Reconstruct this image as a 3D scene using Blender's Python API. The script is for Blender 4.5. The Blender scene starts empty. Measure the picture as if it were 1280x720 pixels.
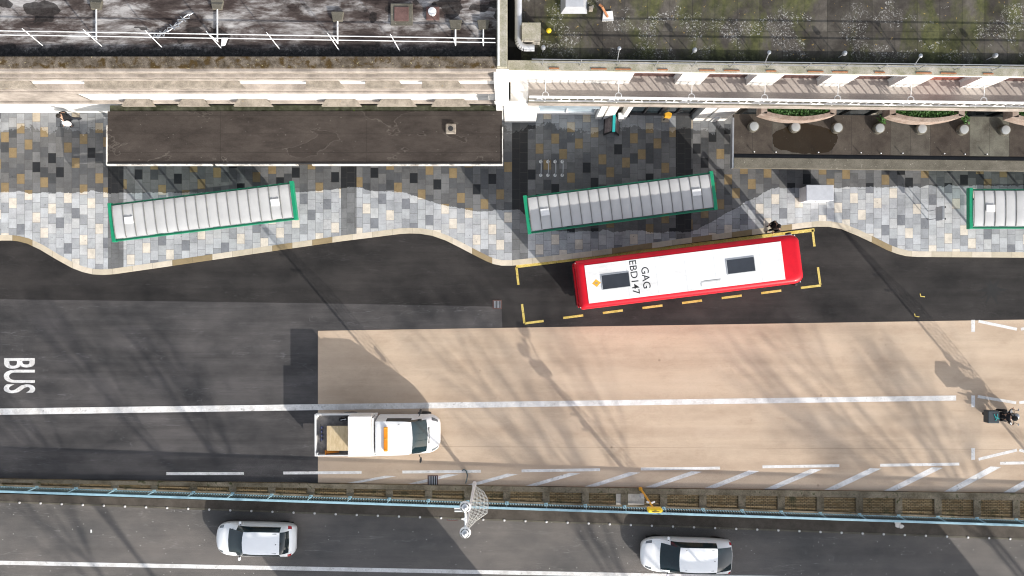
import bpy, bmesh, math, random
from mathutils import Vector, Matrix
R = math.radians
rnd = random.Random(7)
scn = bpy.context.scene
col = scn.collection
H, F = 42.0, 987.0            # camera height (m) and focal length (px of a 1280 px picture)


def X(px, z=0.0): return (px - 640.0) * (H - z) / F
def Y(py, z=0.0): return (360.0 - py) * (H - z) / F
def P(px, py, z=0.0): return (X(px, z), Y(py, z))


# ------------------------------------------------------------------ object helpers
def tag(o, label=None, cat=None, group=None, kind=None):
    if label: o['label'] = label
    if cat: o['category'] = cat
    if group: o['group'] = group
    if kind: o['kind'] = kind
    return o


def thing(name, label, cat, loc=(0, 0, 0), rz=0.0, group=None):
    o = bpy.data.objects.new(name, None)
    o.empty_display_size = .2
    col.objects.link(o)
    o.location = loc
    o.rotation_euler = (0, 0, rz)
    return tag(o, label, cat, group)


def kids(o): return [c for c in bpy.data.objects if c.parent == o]


def copy_tree(o, parent=None):
    c = o.copy()
    col.objects.link(c)
    c.parent = parent
    for ch in kids(o):
        copy_tree(ch, c)
    return c


class MB:
    """collects shapes; build() links them as ONE mesh object"""
    def __init__(s): s.v = []; s.f = []

    def add(s, vs, fs):
        b = len(s.v)
        s.v += [tuple(v) for v in vs]
        s.f += [tuple(i + b for i in f) for f in fs]
        return s

    def box(s, x0, x1, y0, y1, z0, z1):
        return s.add([(x0, y0, z0), (x1, y0, z0), (x1, y1, z0), (x0, y1, z0), (x0, y0, z1), (x1, y0, z1), (x1, y1, z1), (x0, y1, z1)],
                     [(0, 3, 2, 1), (4, 5, 6, 7), (0, 1, 5, 4), (1, 2, 6, 5), (2, 3, 7, 6), (3, 0, 4, 7)])

    def prism(s, poly, z0, z1):
        a = sum(poly[i][0] * poly[(i + 1) % len(poly)][1] - poly[(i + 1) % len(poly)][0] * poly[i][1] for i in range(len(poly)))
        if a < 0: poly = list(poly)[::-1]
        n = len(poly)
        return s.add([(x, y, z0) for x, y in poly] + [(x, y, z1) for x, y in poly],
                     [tuple(range(n))[::-1], tuple(range(n, 2 * n))] + [(i, (i + 1) % n, n + (i + 1) % n, n + i) for i in range(n)])

    def sheet(s, poly, z):
        a = sum(poly[i][0] * poly[(i + 1) % len(poly)][1] - poly[(i + 1) % len(poly)][0] * poly[i][1] for i in range(len(poly)))
        if a < 0: poly = list(poly)[::-1]
        return s.add([(x, y, z) for x, y in poly], [tuple(range(len(poly)))])

    def rod(s, a, b, r0, r1=None, n=8, cap=True):
        r1 = r0 if r1 is None else r1
        a, b = Vector(a), Vector(b)
        d = (b - a).normalized()
        u = d.orthogonal().normalized(); w = d.cross(u)
        vs = []
        for p, r in ((a, r0), (b, r1)):
            for i in range(n):
                t = 2 * math.pi * i / n
                vs.append(p + u * math.cos(t) * r + w * math.sin(t) * r)
        fs = [(i, (i + 1) % n, n + (i + 1) % n, n + i) for i in range(n)]
        if cap: fs += [tuple(range(n))[::-1], tuple(range(n, 2 * n))]
        return s.add(vs, fs)

    def tube(s, pts, r, n=8):
        for a, b in zip(pts[:-1], pts[1:]): s.rod(a, b, r, r, n)
        return s

    def lathe(s, prof, c=(0, 0, 0), n=20, axis='z'):
        vs = []
        for r, z in prof:
            for i in range(n):
                t = 2 * math.pi * i / n
                p = (r * math.cos(t), r * math.sin(t), z)
                if axis == 'y': p = (p[0], p[2], p[1])
                if axis == 'x': p = (p[2], p[0], p[1])
                vs.append((c[0] + p[0], c[1] + p[1], c[2] + p[2]))
        fs = []
        for k in range(len(prof) - 1):
            for i in range(n):
                fs.append((k * n + i, k * n + (i + 1) % n, (k + 1) * n + (i + 1) % n, (k + 1) * n + i))
        fs += [tuple(range(n))[::-1], tuple(range((len(prof) - 1) * n, len(prof) * n))]
        return s.add(vs, fs)

    def _blob(s, c, r, n, m):
        vs = []
        for k in range(m + 1):
            a = math.pi * k / m
            for i in range(n):
                t = 2 * math.pi * i / n
                vs.append((c[0] + r[0] * max(.001, math.sin(a)) * math.cos(t), c[1] + r[1] * max(.001, math.sin(a)) * math.sin(t), c[2] - r[2] * math.cos(a)))
        fs = [(k * n + i, k * n + (i + 1) % n, (k + 1) * n + (i + 1) % n, (k + 1) * n + i) for k in range(m) for i in range(n)]
        return s.add(vs, fs)

    def strip(s, p, q, w, z):
        (x0, y0), (x1, y1) = p, q
        d = Vector((x1 - x0, y1 - y0)).normalized(); nx, ny = -d.y * w / 2, d.x * w / 2
        return s.sheet([(x0 + nx, y0 + ny), (x0 - nx, y0 - ny), (x1 - nx, y1 - ny), (x1 + nx, y1 + ny)], z)

    def mapped(s, fn):
        s.v = [tuple(fn(Vector(v))) for v in s.v]
        return s

    def build(s, name, mat, parent=None, world=False, smooth=False, bevel=0, seg=2, recalc=True):
        vs = s.v
        loc = None
        if world and parent is not None:
            inv = Matrix.Identity(4); q = parent
            while q is not None:
                inv = Matrix.Translation(q.location) @ Matrix.Rotation(q.rotation_euler.z, 4, 'Z') @ inv
                q = q.parent
            inv = inv.inverted()
            vs = [tuple(inv @ Vector(v)) for v in vs]
        if parent is None:
            xs = [v[0] for v in vs]; ys = [v[1] for v in vs]; zs = [v[2] for v in vs]
            loc = ((min(xs) + max(xs)) / 2, (min(ys) + max(ys)) / 2, min(zs))
            vs = [(v[0] - loc[0], v[1] - loc[1], v[2] - loc[2]) for v in vs]
        me = bpy.data.meshes.new(name)
        me.from_pydata(vs, [], s.f)
        me.update()
        if recalc:
            bm = bmesh.new(); bm.from_mesh(me)
            bmesh.ops.recalc_face_normals(bm, faces=bm.faces[:]) if not all(abs(f.normal.z) > .99 for f in bm.faces) else None
            bm.to_mesh(me); bm.free()
        if mat is not None: me.materials.append(mat)
        if smooth:
            me.shade_smooth()
            me.set_sharp_from_angle(angle=R(38))
        o = bpy.data.objects.new(name, me)
        col.objects.link(o)
        if loc: o.location = loc
        o.parent = parent
        if bevel:
            m = o.modifiers.new('bevel', 'BEVEL'); m.width = bevel; m.segments = seg; m.limit_method = 'ANGLE'
        return o


def text_mb(body, capw, caph, bold=.0, z=0.0, cx=0, cy=0, rot=0.0, squeeze=None):
    """flat lettering as mesh: fitted to capw x caph (m), centred, turned by rot"""
    cu = bpy.data.curves.new('lettering', 'FONT')
    cu.body = body; cu.size = 1; cu.offset = bold; cu.resolution_u = 4
    o = bpy.data.objects.new('lettering', cu); col.objects.link(o)
    bpy.context.view_layer.update()
    me = o.to_mesh()
    vs = [v.co.copy() for v in me.vertices]; fs = [tuple(p.vertices) for p in me.polygons]
    o.to_mesh_clear(); bpy.data.objects.remove(o); bpy.data.curves.remove(cu)
    x0 = min(v.x for v in vs); x1 = max(v.x for v in vs); y0 = min(v.y for v in vs); y1 = max(v.y for v in vs)
    m = MB(); c, s_ = math.cos(rot), math.sin(rot)
    out = []
    for v in vs:
        a = ((v.x - x0) / (x1 - x0) - .5) * capw; b = ((v.y - y0) / (y1 - y0) - .5) * caph
        out.append((cx + a * c - b * s_, cy + a * s_ + b * c, z))
    m.add(out, fs)
    return m


# ------------------------------------------------------------------ material helpers
class NT:
    def __init__(s, name, rough=.8, metallic=0., spec=.4):
        s.m = bpy.data.materials.new(name); s.m.use_nodes = True
        s.t = s.m.node_tree; s.n = s.t.nodes; s.l = s.t.links
        s.b = s.n['Principled BSDF']
        s.b.inputs['Roughness'].default_value = rough
        s.b.inputs['Metallic'].default_value = metallic
        s.b.inputs['Specular IOR Level'].default_value = spec
        s.pos = s.n.new('ShaderNodeNewGeometry').outputs['Position']
        s.obj = s.n.new('ShaderNodeTexCoord').outputs['Object']

    def _in(s, sock, v):
        if isinstance(v, bpy.types.NodeSocket): s.l.new(v, sock)
        elif v is not None:
            if isinstance(v, (tuple, list)) and len(v) == 3 and sock.type == 'RGBA': v = (*v, 1)
            sock.default_value = v

    def math(s, op, a, b=None, c=None, clamp=False):
        n = s.n.new('ShaderNodeMath'); n.operation = op; n.use_clamp = clamp
        s._in(n.inputs[0], a); s._in(n.inputs[1], b)
        if c is not None: s._in(n.inputs[2], c)
        return n.outputs[0]

    def sep(s, v):
        n = s.n.new('ShaderNodeSeparateXYZ'); s._in(n.inputs[0], v); return n.outputs

    def comb(s, x, y, z=0.0):
        n = s.n.new('ShaderNodeCombineXYZ'); s._in(n.inputs[0], x); s._in(n.inputs[1], y); s._in(n.inputs[2], z); return n.outputs[0]

    def scale(s, v, sc):
        n = s.n.new('ShaderNodeVectorMath'); n.operation = 'MULTIPLY'; s._in(n.inputs[0], v); n.inputs[1].default_value = sc; return n.outputs[0]

    def noise(s, scale, detail=4, rough=.6, stretch=None, vec=None, dist=0.):
        v = vec or s.pos
        if stretch: v = s.scale(v, stretch)
        n = s.n.new('ShaderNodeTexNoise'); s._in(n.inputs['Vector'], v)
        n.inputs['Scale'].default_value = scale; n.inputs['Detail'].default_value = detail
        n.inputs['Roughness'].default_value = rough; n.inputs['Distortion'].default_value = dist
        return n.outputs['Fac']

    def vor(s, scale, stretch=None, feature='F1', out='Distance', vec=None):
        v = vec or s.pos
        if stretch: v = s.scale(v, stretch)
        n = s.n.new('ShaderNodeTexVoronoi'); n.feature = feature; s._in(n.inputs['Vector'], v); n.inputs['Scale'].default_value = scale
        return n.outputs[out]

    def white(s, v):
        n = s.n.new('ShaderNodeTexWhiteNoise'); n.noise_dimensions = '3D'; s._in(n.inputs['Vector'], v); return n.outputs['Value']

    def ramp(s, fac, stops, interp='LINEAR'):
        n = s.n.new('ShaderNodeValToRGB'); cr = n.color_ramp; cr.interpolation = interp
        while len(cr.elements) < len(stops): cr.elements.new(.5)
        for e, (p, c) in zip(cr.elements, stops):
            e.position = p
            e.color = (c, c, c, 1) if isinstance(c, (int, float)) else (*c, 1)
        s._in(n.inputs[0], fac); return n.outputs[0]

    def step(s, fac, a, b): return s.ramp(fac, [(a, 0.), (b, 1.)])

    def mix(s, fac, a, b, mode='MIX'):
        n = s.n.new('ShaderNodeMix'); n.data_type = 'RGBA'; n.blend_type = mode
        s._in(n.inputs[0], fac); s._in(n.inputs[6], a); s._in(n.inputs[7], b); return n.outputs[2]

    def color(s, c): s._in(s.b.inputs['Base Color'], c)
    def rough(s, c): s._in(s.b.inputs['Roughness'], c)

    def bump(s, h, dist=.01, strength=.5):
        n = s.n.new('ShaderNodeBump'); n.inputs['Distance'].default_value = dist; n.inputs['Strength'].default_value = strength
        s._in(n.inputs['Height'], h); s.l.new(n.outputs[0], s.b.inputs['Normal'])


def plain(name, c, rough=.6, metallic=0., spec=.4, var=.12, scale=3., coat=0.):
    """painted / moulded surface with slight dirt"""
    k = NT(name, rough, metallic, spec)
    n = k.noise(scale, 5, .65, vec=k.obj)
    a = tuple(x * (1 - var) for x in c); b = tuple(min(1, x * (1 + var * .5)) for x in c)
    k.color(k.ramp(n, [(.3, a), (.65, b)]))
    if coat: k.b.inputs['Coat Weight'].default_value = coat; k.b.inputs['Coat Roughness'].default_value = .06
    return k.m


def mottled(name, c1, c2, scale=2., rough=.85, stretch=None, speck=None, stain=None, grain=.15, bump=0., lo=.35, hi=.65):
    k = NT(name, rough, spec=.25)
    c = k.ramp(k.noise(scale, 7, .68, stretch), [(lo, c1), (hi, c2)])
    if stain:
        sc, col_, a, b = stain
        c = k.mix(k.step(k.noise(sc, 5, .6, stretch, dist=.4), a, b), c, col_)
    if speck:
        sc, col_, a, b = speck
        c = k.mix(k.step(k.noise(sc, 3, .7), a, b), c, col_)
    if grain:
        g = k.ramp(k.noise(28, 3, .8), [(.3, 1 - grain * 1.6), (.7, 1 + grain * .6)])
        c = k.mix(1., c, g, 'MULTIPLY')
    k.color(c)
    if bump: k.bump(k.noise(30, 4, .7), .01, bump)
    return k.m


def asphalt(name, c, vary=.25, streak=.2, grain=.3, speck=.0, warm=(1.06, 1., .95)):
    k = NT(name, .88, spec=.2)
    big = k.noise(.28, 5, .62, (1, 1.6, 1))
    st = k.noise(1.0, 5, .7, (.07, 1.7, 1))
    fine = k.noise(26, 3, .8)
    a = tuple(x * (1 - vary) for x in c); b = tuple(x * (1 + vary) * w for x, w in zip(c, warm))
    cc = k.ramp(big, [(.32, a), (.68, b)])
    cc = k.mix(1., cc, k.ramp(st, [(.3, 1 - streak), (.7, 1 + streak)]), 'MULTIPLY')
    cc = k.mix(1., cc, k.ramp(fine, [(.25, 1 - grain), (.75, 1 + grain)]), 'MULTIPLY')
    cc = k.mix(k.math('MULTIPLY', k.step(k.noise(1.3, 8, .8, (.5, 1.4, 1), dist=.6), .60, .72), .35), cc, tuple(q * 2.1 for q in c))
    sc_ = k.math('LESS_THAN', k.math('ABSOLUTE', k.math('SUBTRACT', k.noise(.5, 5, .6, (.16, 1.1, 1), dist=.3), .5)), .0011)
    cc = k.mix(k.math('MULTIPLY', sc_, .28), cc, tuple(min(1, q * 3.2) for q in c))
    if speck:
        d = k.vor(2.6)
        cc = k.mix(k.ramp(d, [(0., 1.), (.05, 1.), (.075, 0.)]), cc, (.42, .41, .38)) if speck else cc
    k.color(cc)
    k.bump(fine, .006, .5)
    return k.m


M = {}
M['ground'] = mottled('ground_soil', (.05, .05, .045), (.10, .095, .085), .5)
M['road_old'] = asphalt('worn_asphalt', (.063, .062, .0645), .42, .24, .42)
M['road_new'] = asphalt('fresh_asphalt', (.029, .028, .0285), .45, .22, .45)
M['road_low'] = asphalt('grey_asphalt', (.122, .117, .114), .25, .10, .4, speck=1)
def buff():
    k = NT('buff_surfacing', .88, spec=.2)
    x, y, z = k.sep(k.pos)
    c = k.ramp(k.noise(.33, 6, .65, (.7, 1.5, 1)), [(.30, (.40, .305, .225)), (.5, (.495, .385, .288)), (.70, (.535, .425, .325))])
    c = k.mix(1., c, k.ramp(k.noise(1., 6, .75, (.05, 1.4, 1)), [(.3, .90), (.7, 1.07)]), 'MULTIPLY')
    # wheel tracks along the lanes
    w1 = k.math('ABSOLUTE', k.math('SUBTRACT', k.math('FRACT', k.math('DIVIDE', k.math('ADD', y, k.math('MULTIPLY', k.noise(.15, 3, .5), .5)), 1.85)), .5))
    c = k.mix(k.math('MULTIPLY', k.step(w1, .30, .46), .20), c, (.30, .215, .155))
    c = k.mix(k.math('MULTIPLY', k.step(k.noise(.8, 9, .8, (.6, 1.2, 1), dist=.5), .54, .70), .38), c, (.30, .21, .15))
    spot = k.ramp(k.vor(.55), [(0., 1.), (.022, .9), (.05, 0.)])
    c = k.mix(k.math('MULTIPLY', spot, .55), c, (.16, .115, .08))
    seam = k.math('LESS_THAN', k.math('ABSOLUTE', k.math('SUBTRACT', y, k.math('MULTIPLY_ADD', x, -.005, -8.45))), .012)
    c = k.mix(k.math('MULTIPLY', seam, .4), c, (.14, .10, .07))
    c = k.mix(1., c, k.ramp(k.noise(30, 3, .85), [(.25, .80), (.75, 1.18)]), 'MULTIPLY')
    k.color(c); k.bump(k.noise(30, 3, .8), .006, .5)
    return k.m


M['tan'] = buff()
M['white_paint'] = mottled('white_road_paint', (.60, .58, .56), (.84, .83, .82), 1.6, .7, stain=(5., (.42, .40, .38), .60, .70), grain=.2)
M['yellow_paint'] = mottled('yellow_road_paint', (.52, .39, .08), (.76, .60, .20), 2.2, .7, stain=(5., (.22, .17, .06), .60, .70), grain=.3)
M['kerb'] = mottled('cream_kerb_stone', (.42, .36, .26), (.66, .60, .50), .45, .8, grain=.15, lo=.3, hi=.5)


def pavement_material():
    k = NT('stone_slabs', .8, spec=.3)
    x, y, z = k.sep(k.pos)
    u = k.math('DIVIDE', x, .417); cu = k.math('FLOOR', u)
    odd = k.math('MODULO', k.math('ADD', cu, 1000.), 2.)
    sh = k.math('MULTIPLY', k.white(k.comb(cu, 3.3, 1.1)), .28)
    v = k.math('ADD', k.math('ADD', k.math('DIVIDE', y, .535), k.math('MULTIPLY', odd, .5)), sh)
    cv = k.math('FLOOR', v)
    cell = k.white(k.comb(cu, cv, 0.5))
    tint = k.white(k.comb(cu, cv, 7.5))
    # ochre and black slabs recur on a loose diagonal, as laid
    dg = k.math('MODULO', k.math('ADD', k.math('ADD', k.math('MULTIPLY', cu, 2.), cv), 4000.), 5.)
    special = k.math('LESS_THAN', dg, .5)
    which = k.math('LESS_THAN', tint, .62)
    D = [(0., (.41, .415, .42)), (.22, (.48, .485, .495)), (.40, (.35, .355, .365)), (.60, (.44, .44, .45)), (.78, (.50, .495, .49)), (.93, (.30, .305, .315))]
    W = [(0., (.135, .132, .130)), (.22, (.175, .172, .170)), (.40, (.10, .10, .102)), (.60, (.155, .15, .145)), (.80, (.125, .122, .12)), (.93, (.065, .066, .068))]
    dry = k.ramp(cell, D, 'CONSTANT'); wet = k.ramp(cell, W, 'CONSTANT')
    dry = k.mix(special, dry, k.mix(which, (.205, .21, .225), (.66, .59, .50)))
    wet = k.mix(special, wet, k.mix(which, (.020, .021, .023), (.25, .18, .095)))
    # two-slab-wide dark bands that run out to the kerb
    band = 0.
    for c in (-21.02, -8.66, .42, 9.1):
        b = k.math('COMPARE', x, c, .415)
        band = b if band == 0. else k.math('MAXIMUM', band, b)
    band_d = k.ramp(cell, [(0., .15), (.5, .19)], 'CONSTANT')
    dry = k.mix(band, dry, band_d); wet = k.mix(band, wet, (.02, .02, .021))
    # wet and soiled part towards the buildings: its edge wanders
    xs = k.math('MULTIPLY_ADD', x, 1 / 60., .5)
    edge = k.ramp(xs, [(0., .50), (.05, .507), (.315, .507), (.36, .535), (.405, .50), (.44, .44), (.475, .40), (.505, .42), (.53, .30), (.66, .30), (.73, .53), (1., .55)])
    edge_y = k.math('MULTIPLY', edge, 10.)
    nz = k.math('MULTIPLY_ADD', k.noise(1.1, 6, .7), .55, -.27)
    dy = k.math('SUBTRACT', k.math('ADD', y, nz), edge_y)
    wetf = k.step(dy, 0.0, .05)
    blot = k.noise(.9, 6, .75, dist=.6)
    top = k.math('MULTIPLY', k.step(k.math('ADD', y, k.math('MULTIPLY_ADD', blot, 2.4, -1.2)), 8.3, 8.36), .62)
    # the ramp node needs 0..1 input
    topn = k.math('GREATER_THAN', k.math('ADD', y, k.math('MULTIPLY_ADD', blot, 2.6, -1.3)), 8.45)
    wetn = k.math('GREATER_THAN', dy, 0.)
    wf = k.math('MULTIPLY', wetn, k.math('SUBTRACT', 1., k.math('MULTIPLY', topn, .45)))
    c = k.mix(wf, dry, wet)
    dirt = k.ramp(k.noise(1.7, 7, .75), [(.32, .78), (.6, 1.06)])
    c = k.mix(1., c, dirt, 'MULTIPLY')
    c = k.mix(1., c, k.ramp(k.noise(22, 3, .8), [(.3, .9), (.7, 1.06)]), 'MULTIPLY')
    # gum, drips and blotchy stains
    gum = k.ramp(k.vor(1.9), [(0., 1.), (.05, .8), (.08, 0.)])
    c = k.mix(k.math('MULTIPLY', gum, .55), c, (.05, .048, .045))
    c = k.mix(1., c, k.ramp(k.noise(.55, 8, .8, dist=.8), [(.30, (.70, .71, .74)), (.46, (.96, .98, 1.)), (.62, (1.02, 1.05, 1.07))]), 'MULTIPLY')
    fu = k.math('FRACT', u); fv = k.math('FRACT', v)
    ju = k.math('GREATER_THAN', k.math('ABSOLUTE', k.math('SUBTRACT', fu, .5)), .478)
    jv = k.math('GREATER_THAN', k.math('ABSOLUTE', k.math('SUBTRACT', fv, .5)), .482)
    j = k.math('MAXIMUM', ju, jv)
    c = k.mix(k.math('MULTIPLY', j, .6), c, (.07, .065, .06))
    k.color(c)
    k.rough(k.mix(wf, (.85, .85, .85), (.5, .5, .5)))
    return k.m


M['slabs'] = pavement_material()


def roof_streaky():
    k = NT('weathered_felt_roof', .9, spec=.2)
    c = k.ramp(k.noise(.85, 9, .72, (.45, 1.5, 1), dist=.3), [(.34, (.022, .016, .015)), (.45, (.070, .053, .048)), (.51, (.16, .14, .132)), (.58, (.36, .34, .33)), (.70, (.55, .53, .51))])
    big = k.noise(.5, 5, .6, (.8, 1.2, 1))
    c = k.mix(k.step(big, .54, .62), c, k.ramp(k.noise(5, 5, .8, (.3, 1.5, 1)), [(.35, (.022, .015, .014)), (.7, (.10, .08, .072))]))
    dk = k.math('GREATER_THAN', k.noise(.62, 3, .45, vec=k.scale(k.pos, (1., 1.4, 1))), .63)
    c = k.mix(k.math('MULTIPLY', dk, .85), c, k.ramp(k.noise(6, 5, .8), [(.4, (.010, .008, .008)), (.7, (.05, .043, .04))]))
    c = k.mix(1., c, k.ramp(k.noise(9, 4, .8, (.3, 1.6, 1)), [(.3, .7), (.7, 1.15)]), 'MULTIPLY')
    x, y, z = k.sep(k.pos)
    seam = k.math('LESS_THAN', k.math('FRACT', k.math('MULTIPLY', y, 1.05)), .02)
    c = k.mix(k.math('MULTIPLY', seam, .5), c, (.02, .02, .02))
    # parapet's cast shadow painted into the felt as a mottled dark band
    parapet_shade = k.step(k.math('MULTIPLY_ADD', k.math('ADD', y, k.math('MULTIPLY_ADD', k.noise(1.6, 9, .85), -1.5, .75)), -.9, 9.72), .25, .55)
    c = k.mix(parapet_shade, c, k.ramp(k.noise(7, 7, .85), [(.42, (.010, .010, .011)), (.60, (.035, .034, .034)), (.70, (.20, .20, .195))]))
    k.color(c); return k.m


def roof_mossy():
    k = NT('mossy_slab_roof', .9, spec=.2)
    c = k.ramp(k.noise(.8, 8, .72, dist=.3), [(.3, (.026, .022, .020)), (.5, (.066, .058, .050)), (.68, (.125, .112, .095))])
    moss = k.step(k.noise(.35, 6, .7, (1.6, .7, 1), dist=.5), .46, .60)
    c = k.mix(k.math('MULTIPLY', moss, .8), c, k.ramp(k.noise(3, 5, .7), [(.35, (.030, .036, .010)), (.7, (.115, .118, .042))]))
    x, y, z = k.sep(k.pos)
    # lichen dots thicken away from the junction wall
    area = k.math('GREATER_THAN', k.noise(.5, 3, .5, (1.2, 1.6, 1)), .52)
    lich = k.math('MULTIPLY', area, k.math('GREATER_THAN', k.noise(13., 5, .8), .575))
    c = k.mix(k.math('MULTIPLY', lich, .8), c, (.42, .41, .39))
    col_ = k.math('MULTIPLY', k.math('GREATER_THAN', k.noise(4.2, 2, .6), .70), 1.)
    c = k.mix(k.math('MULTIPLY', col_, .6), c, (.35, .24, .08))
    ju = k.math('LESS_THAN', k.math('FRACT', k.math('DIVIDE', x, 1.02)), .035)
    jv = k.math('LESS_THAN', k.math('FRACT', k.math('DIVIDE', y, 2.9)), .012)
    tone = k.white(k.comb(k.math('FLOOR', k.math('DIVIDE', x, 1.02)), k.math('FLOOR', k.math('DIVIDE', y, 2.9)), 2.))
    c = k.mix(1., c, k.ramp(tone, [(0., .72), (1., 1.18)]), 'MULTIPLY')
    c = k.mix(k.math('MULTIPLY', k.math('MAXIMUM', ju, jv), .4), c, (.015, .016, .012))
    parapet_shade = k.step(k.math('MULTIPLY_ADD', k.math('ADD', k.math('ADD', y, k.math('MULTIPLY', x, .013)), k.math('MULTIPLY_ADD', k.noise(.9, 9, .82), -1.6, .8)), -.7, 7.90), .2, .6)  # parapet's shadow painted dark along the roof edge, with mossy flecks
    c = k.mix(k.math('MULTIPLY', parapet_shade, .93), c, k.ramp(k.noise(6, 7, .85), [(.42, (.007, .008, .006)), (.58, (.022, .026, .012)), (.70, (.11, .12, .07))]))
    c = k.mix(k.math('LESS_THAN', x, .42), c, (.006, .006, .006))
    k.color(c); return k.m


M['roof_a'] = roof_streaky()
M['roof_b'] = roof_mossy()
def felt():
    k = NT('brown_felt_canopy', .9, spec=.2)
    x, y, z = k.sep(k.pos)
    c = k.ramp(k.noise(.9, 8, .72, (.6, 1.4, 1)), [(.32, (.031, .025, .022)), (.68, (.072, .060, .053))])
    pn = k.noise(.42, 4, .55, (.7, 1.5, 1), dist=.4)
    ring = k.math('LESS_THAN', k.math('ABSOLUTE', k.math('SUBTRACT', pn, .585)), .006)
    c = k.mix(k.math('MULTIPLY', ring, .35), c, (.16, .14, .125))
    c = k.mix(k.math('MULTIPLY', k.math('GREATER_THAN', pn, .585), .4), c, (.028, .022, .019))
    lap = k.math('LESS_THAN', k.math('FRACT', k.math('DIVIDE', k.math('ADD', y, 20.2), .93)), .022)
    lapx = k.math('LESS_THAN', k.math('FRACT', k.math('DIVIDE', x, 7.3)), .003)
    c = k.mix(k.math('MULTIPLY', k.math('MAXIMUM', lap, lapx), .5), c, (.016, .013, .012))
    c = k.mix(k.step(k.noise(8, 3, .7), .69, .72), c, (.25, .23, .21))
    c = k.mix(k.step(k.noise(2.4, 6, .8), .66, .76), c, (.05, .056, .03))
    c = k.mix(1., c, k.ramp(k.noise(26, 3, .85), [(.25, .62), (.75, 1.3)]), 'MULTIPLY')
    k.color(c); k.bump(k.noise(26, 3, .8), .006, .5); return k.m


M['felt'] = felt()
M['canopy_conc_old'] = mottled('damp_concrete_canopy', (.070, .058, .052), (.135, .128, .110), .45, .85, stain=(.33, (.045, .031, .018), .58, .66), speck=(8, (.3, .3, .27), .72, .74), grain=.2)
M['ledge_conc'] = mottled('gritty_concrete', (.105, .096, .075), (.175, .16, .13), 1.2, .9, speck=(10, (.42, .40, .34), .66, .70), grain=.25)
M['mossy_stone'] = mottled('mossy_coping_stone', (.055, .040, .024), (.235, .195, .155), 2.2, .9, speck=(8, (.50, .42, .24), .64, .68), stain=(2.6, (.075, .046, .014), .50, .62), grain=.4)
M['pale_mossy'] = mottled('lichened_pale_stone', (.26, .25, .17), (.48, .44, .38), 1.8, .9, speck=(11, (.14, .12, .06), .66, .70), grain=.25)
M['sill_stone'] = mottled('stained_sill_stone', (.20, .175, .145), (.37, .325, .275), 2.4, .85, speck=(9, (.42, .27, .06), .69, .74), grain=.2)
M['cornice'] = mottled('pink_grey_cornice', (.23, .20, .175), (.44, .385, .34), 1.1, .85, speck=(12, (.2, .17, .14), .70, .74), grain=.12)
M['render'] = mottled('white_render', (.70, .68, .65), (.82, .80, .77), .9, .8, grain=.06)
M['terrace'] = mottled('terrace_paving', (.37, .325, .295), (.49, .44, .40), .9, .85, grain=.12)
M['white_metal'] = plain('white_painted_metal', (.74, .74, .74), .45, var=.15)
M['grey_metal'] = plain('galvanised_metal', (.40, .41, .43), .4, .6, var=.2)
M['pipe'] = plain('grey_duct_metal', (.52, .53, .56), .4, .3, var=.12)
M['dark_metal'] = plain('dark_metal', (.025, .025, .027), .5, var=.3)
M['black'] = plain('black_rubber', (.012, .012, .013), .75, var=.25)
M['rust'] = mottled('rusty_brown_paint', (.25, .10, .045), (.42, .19, .09), 3, .8)
M['brown_blind'] = mottled('brown_interior', (.09, .05, .045), (.17, .10, .09), 2, .8)
M['red_blind'] = mottled('red_brown_blind', (.26, .09, .07), (.34, .13, .10), 2, .8)
M['blue_rail'] = plain('pale_blue_paint', (.27, .43, .50), .5, var=.2)
M['rail_dark'] = plain('dark_teal_paint', (.05, .085, .095), .6, var=.3)
M['green'] = plain('shelter_green_paint', (.010, .25, .125), .4, var=.15)
M['green_dark'] = plain('dark_green_paint', (.006, .11, .06), .45, var=.2)
M['dark_rib'] = plain('grey_rib', (.20, .20, .19), .5, var=.2)
M['orange'] = plain('orange_lens', (.72, .24, .015), .3, var=.2)
M['yellow'] = plain('yellow_plastic', (.82, .56, .02), .4, var=.12)
M['ochre'] = plain('yellow_orange_paint', (.70, .36, .03), .5, var=.2)
M['plywood'] = mottled('plywood_board', (.46, .35, .20), (.60, .48, .31), 3, .7, (3, .6, 1), grain=.15)
M['bed'] = mottled('scuffed_truck_bed', (.13, .125, .12), (.27, .25, .235), 3, .7)
M['cover'] = mottled('cream_board', (.68, .65, .62), (.76, .74, .71), 2, .6, grain=.06)
M['vehicle_white'] = plain('white_car_paint', (.93, .93, .93), .28, var=.04, scale=.8, coat=.6)
M['truck_white'] = plain('white_van_paint', (.78, .78, .78), .35, var=.05, coat=.3)
M['bus_red'] = plain('bus_red_paint', (.55, .006, .018), .42, spec=.22, var=.16, scale=1.2, coat=.08)
M['bus_white'] = mottled('bus_roof_white', (.50, .49, .475), (.70, .70, .70), .8, .5, stretch=(.4, 1.3, 1), grain=.05, lo=.3, hi=.5)
M['black_ink'] = plain('black_lettering', (.02, .02, .022), .6, var=.1)
M['grey_ink'] = plain('grey_slot', (.45, .46, .47), .5, var=.1)
M['teal'] = plain('teal_paint', (.02, .34, .34), .5, var=.12)
M['lens_red'] = plain('red_lens', (.36, .012, .02), .25, var=.2)
M['lens_clear'] = plain('headlamp_lens', (.20, .215, .23), .15, .3, var=.3, scale=8)
M['brick_red'] = mottled('planter_brick', (.26, .185, .145), (.45, .365, .31), 2.5, .85, grain=.25)
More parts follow.
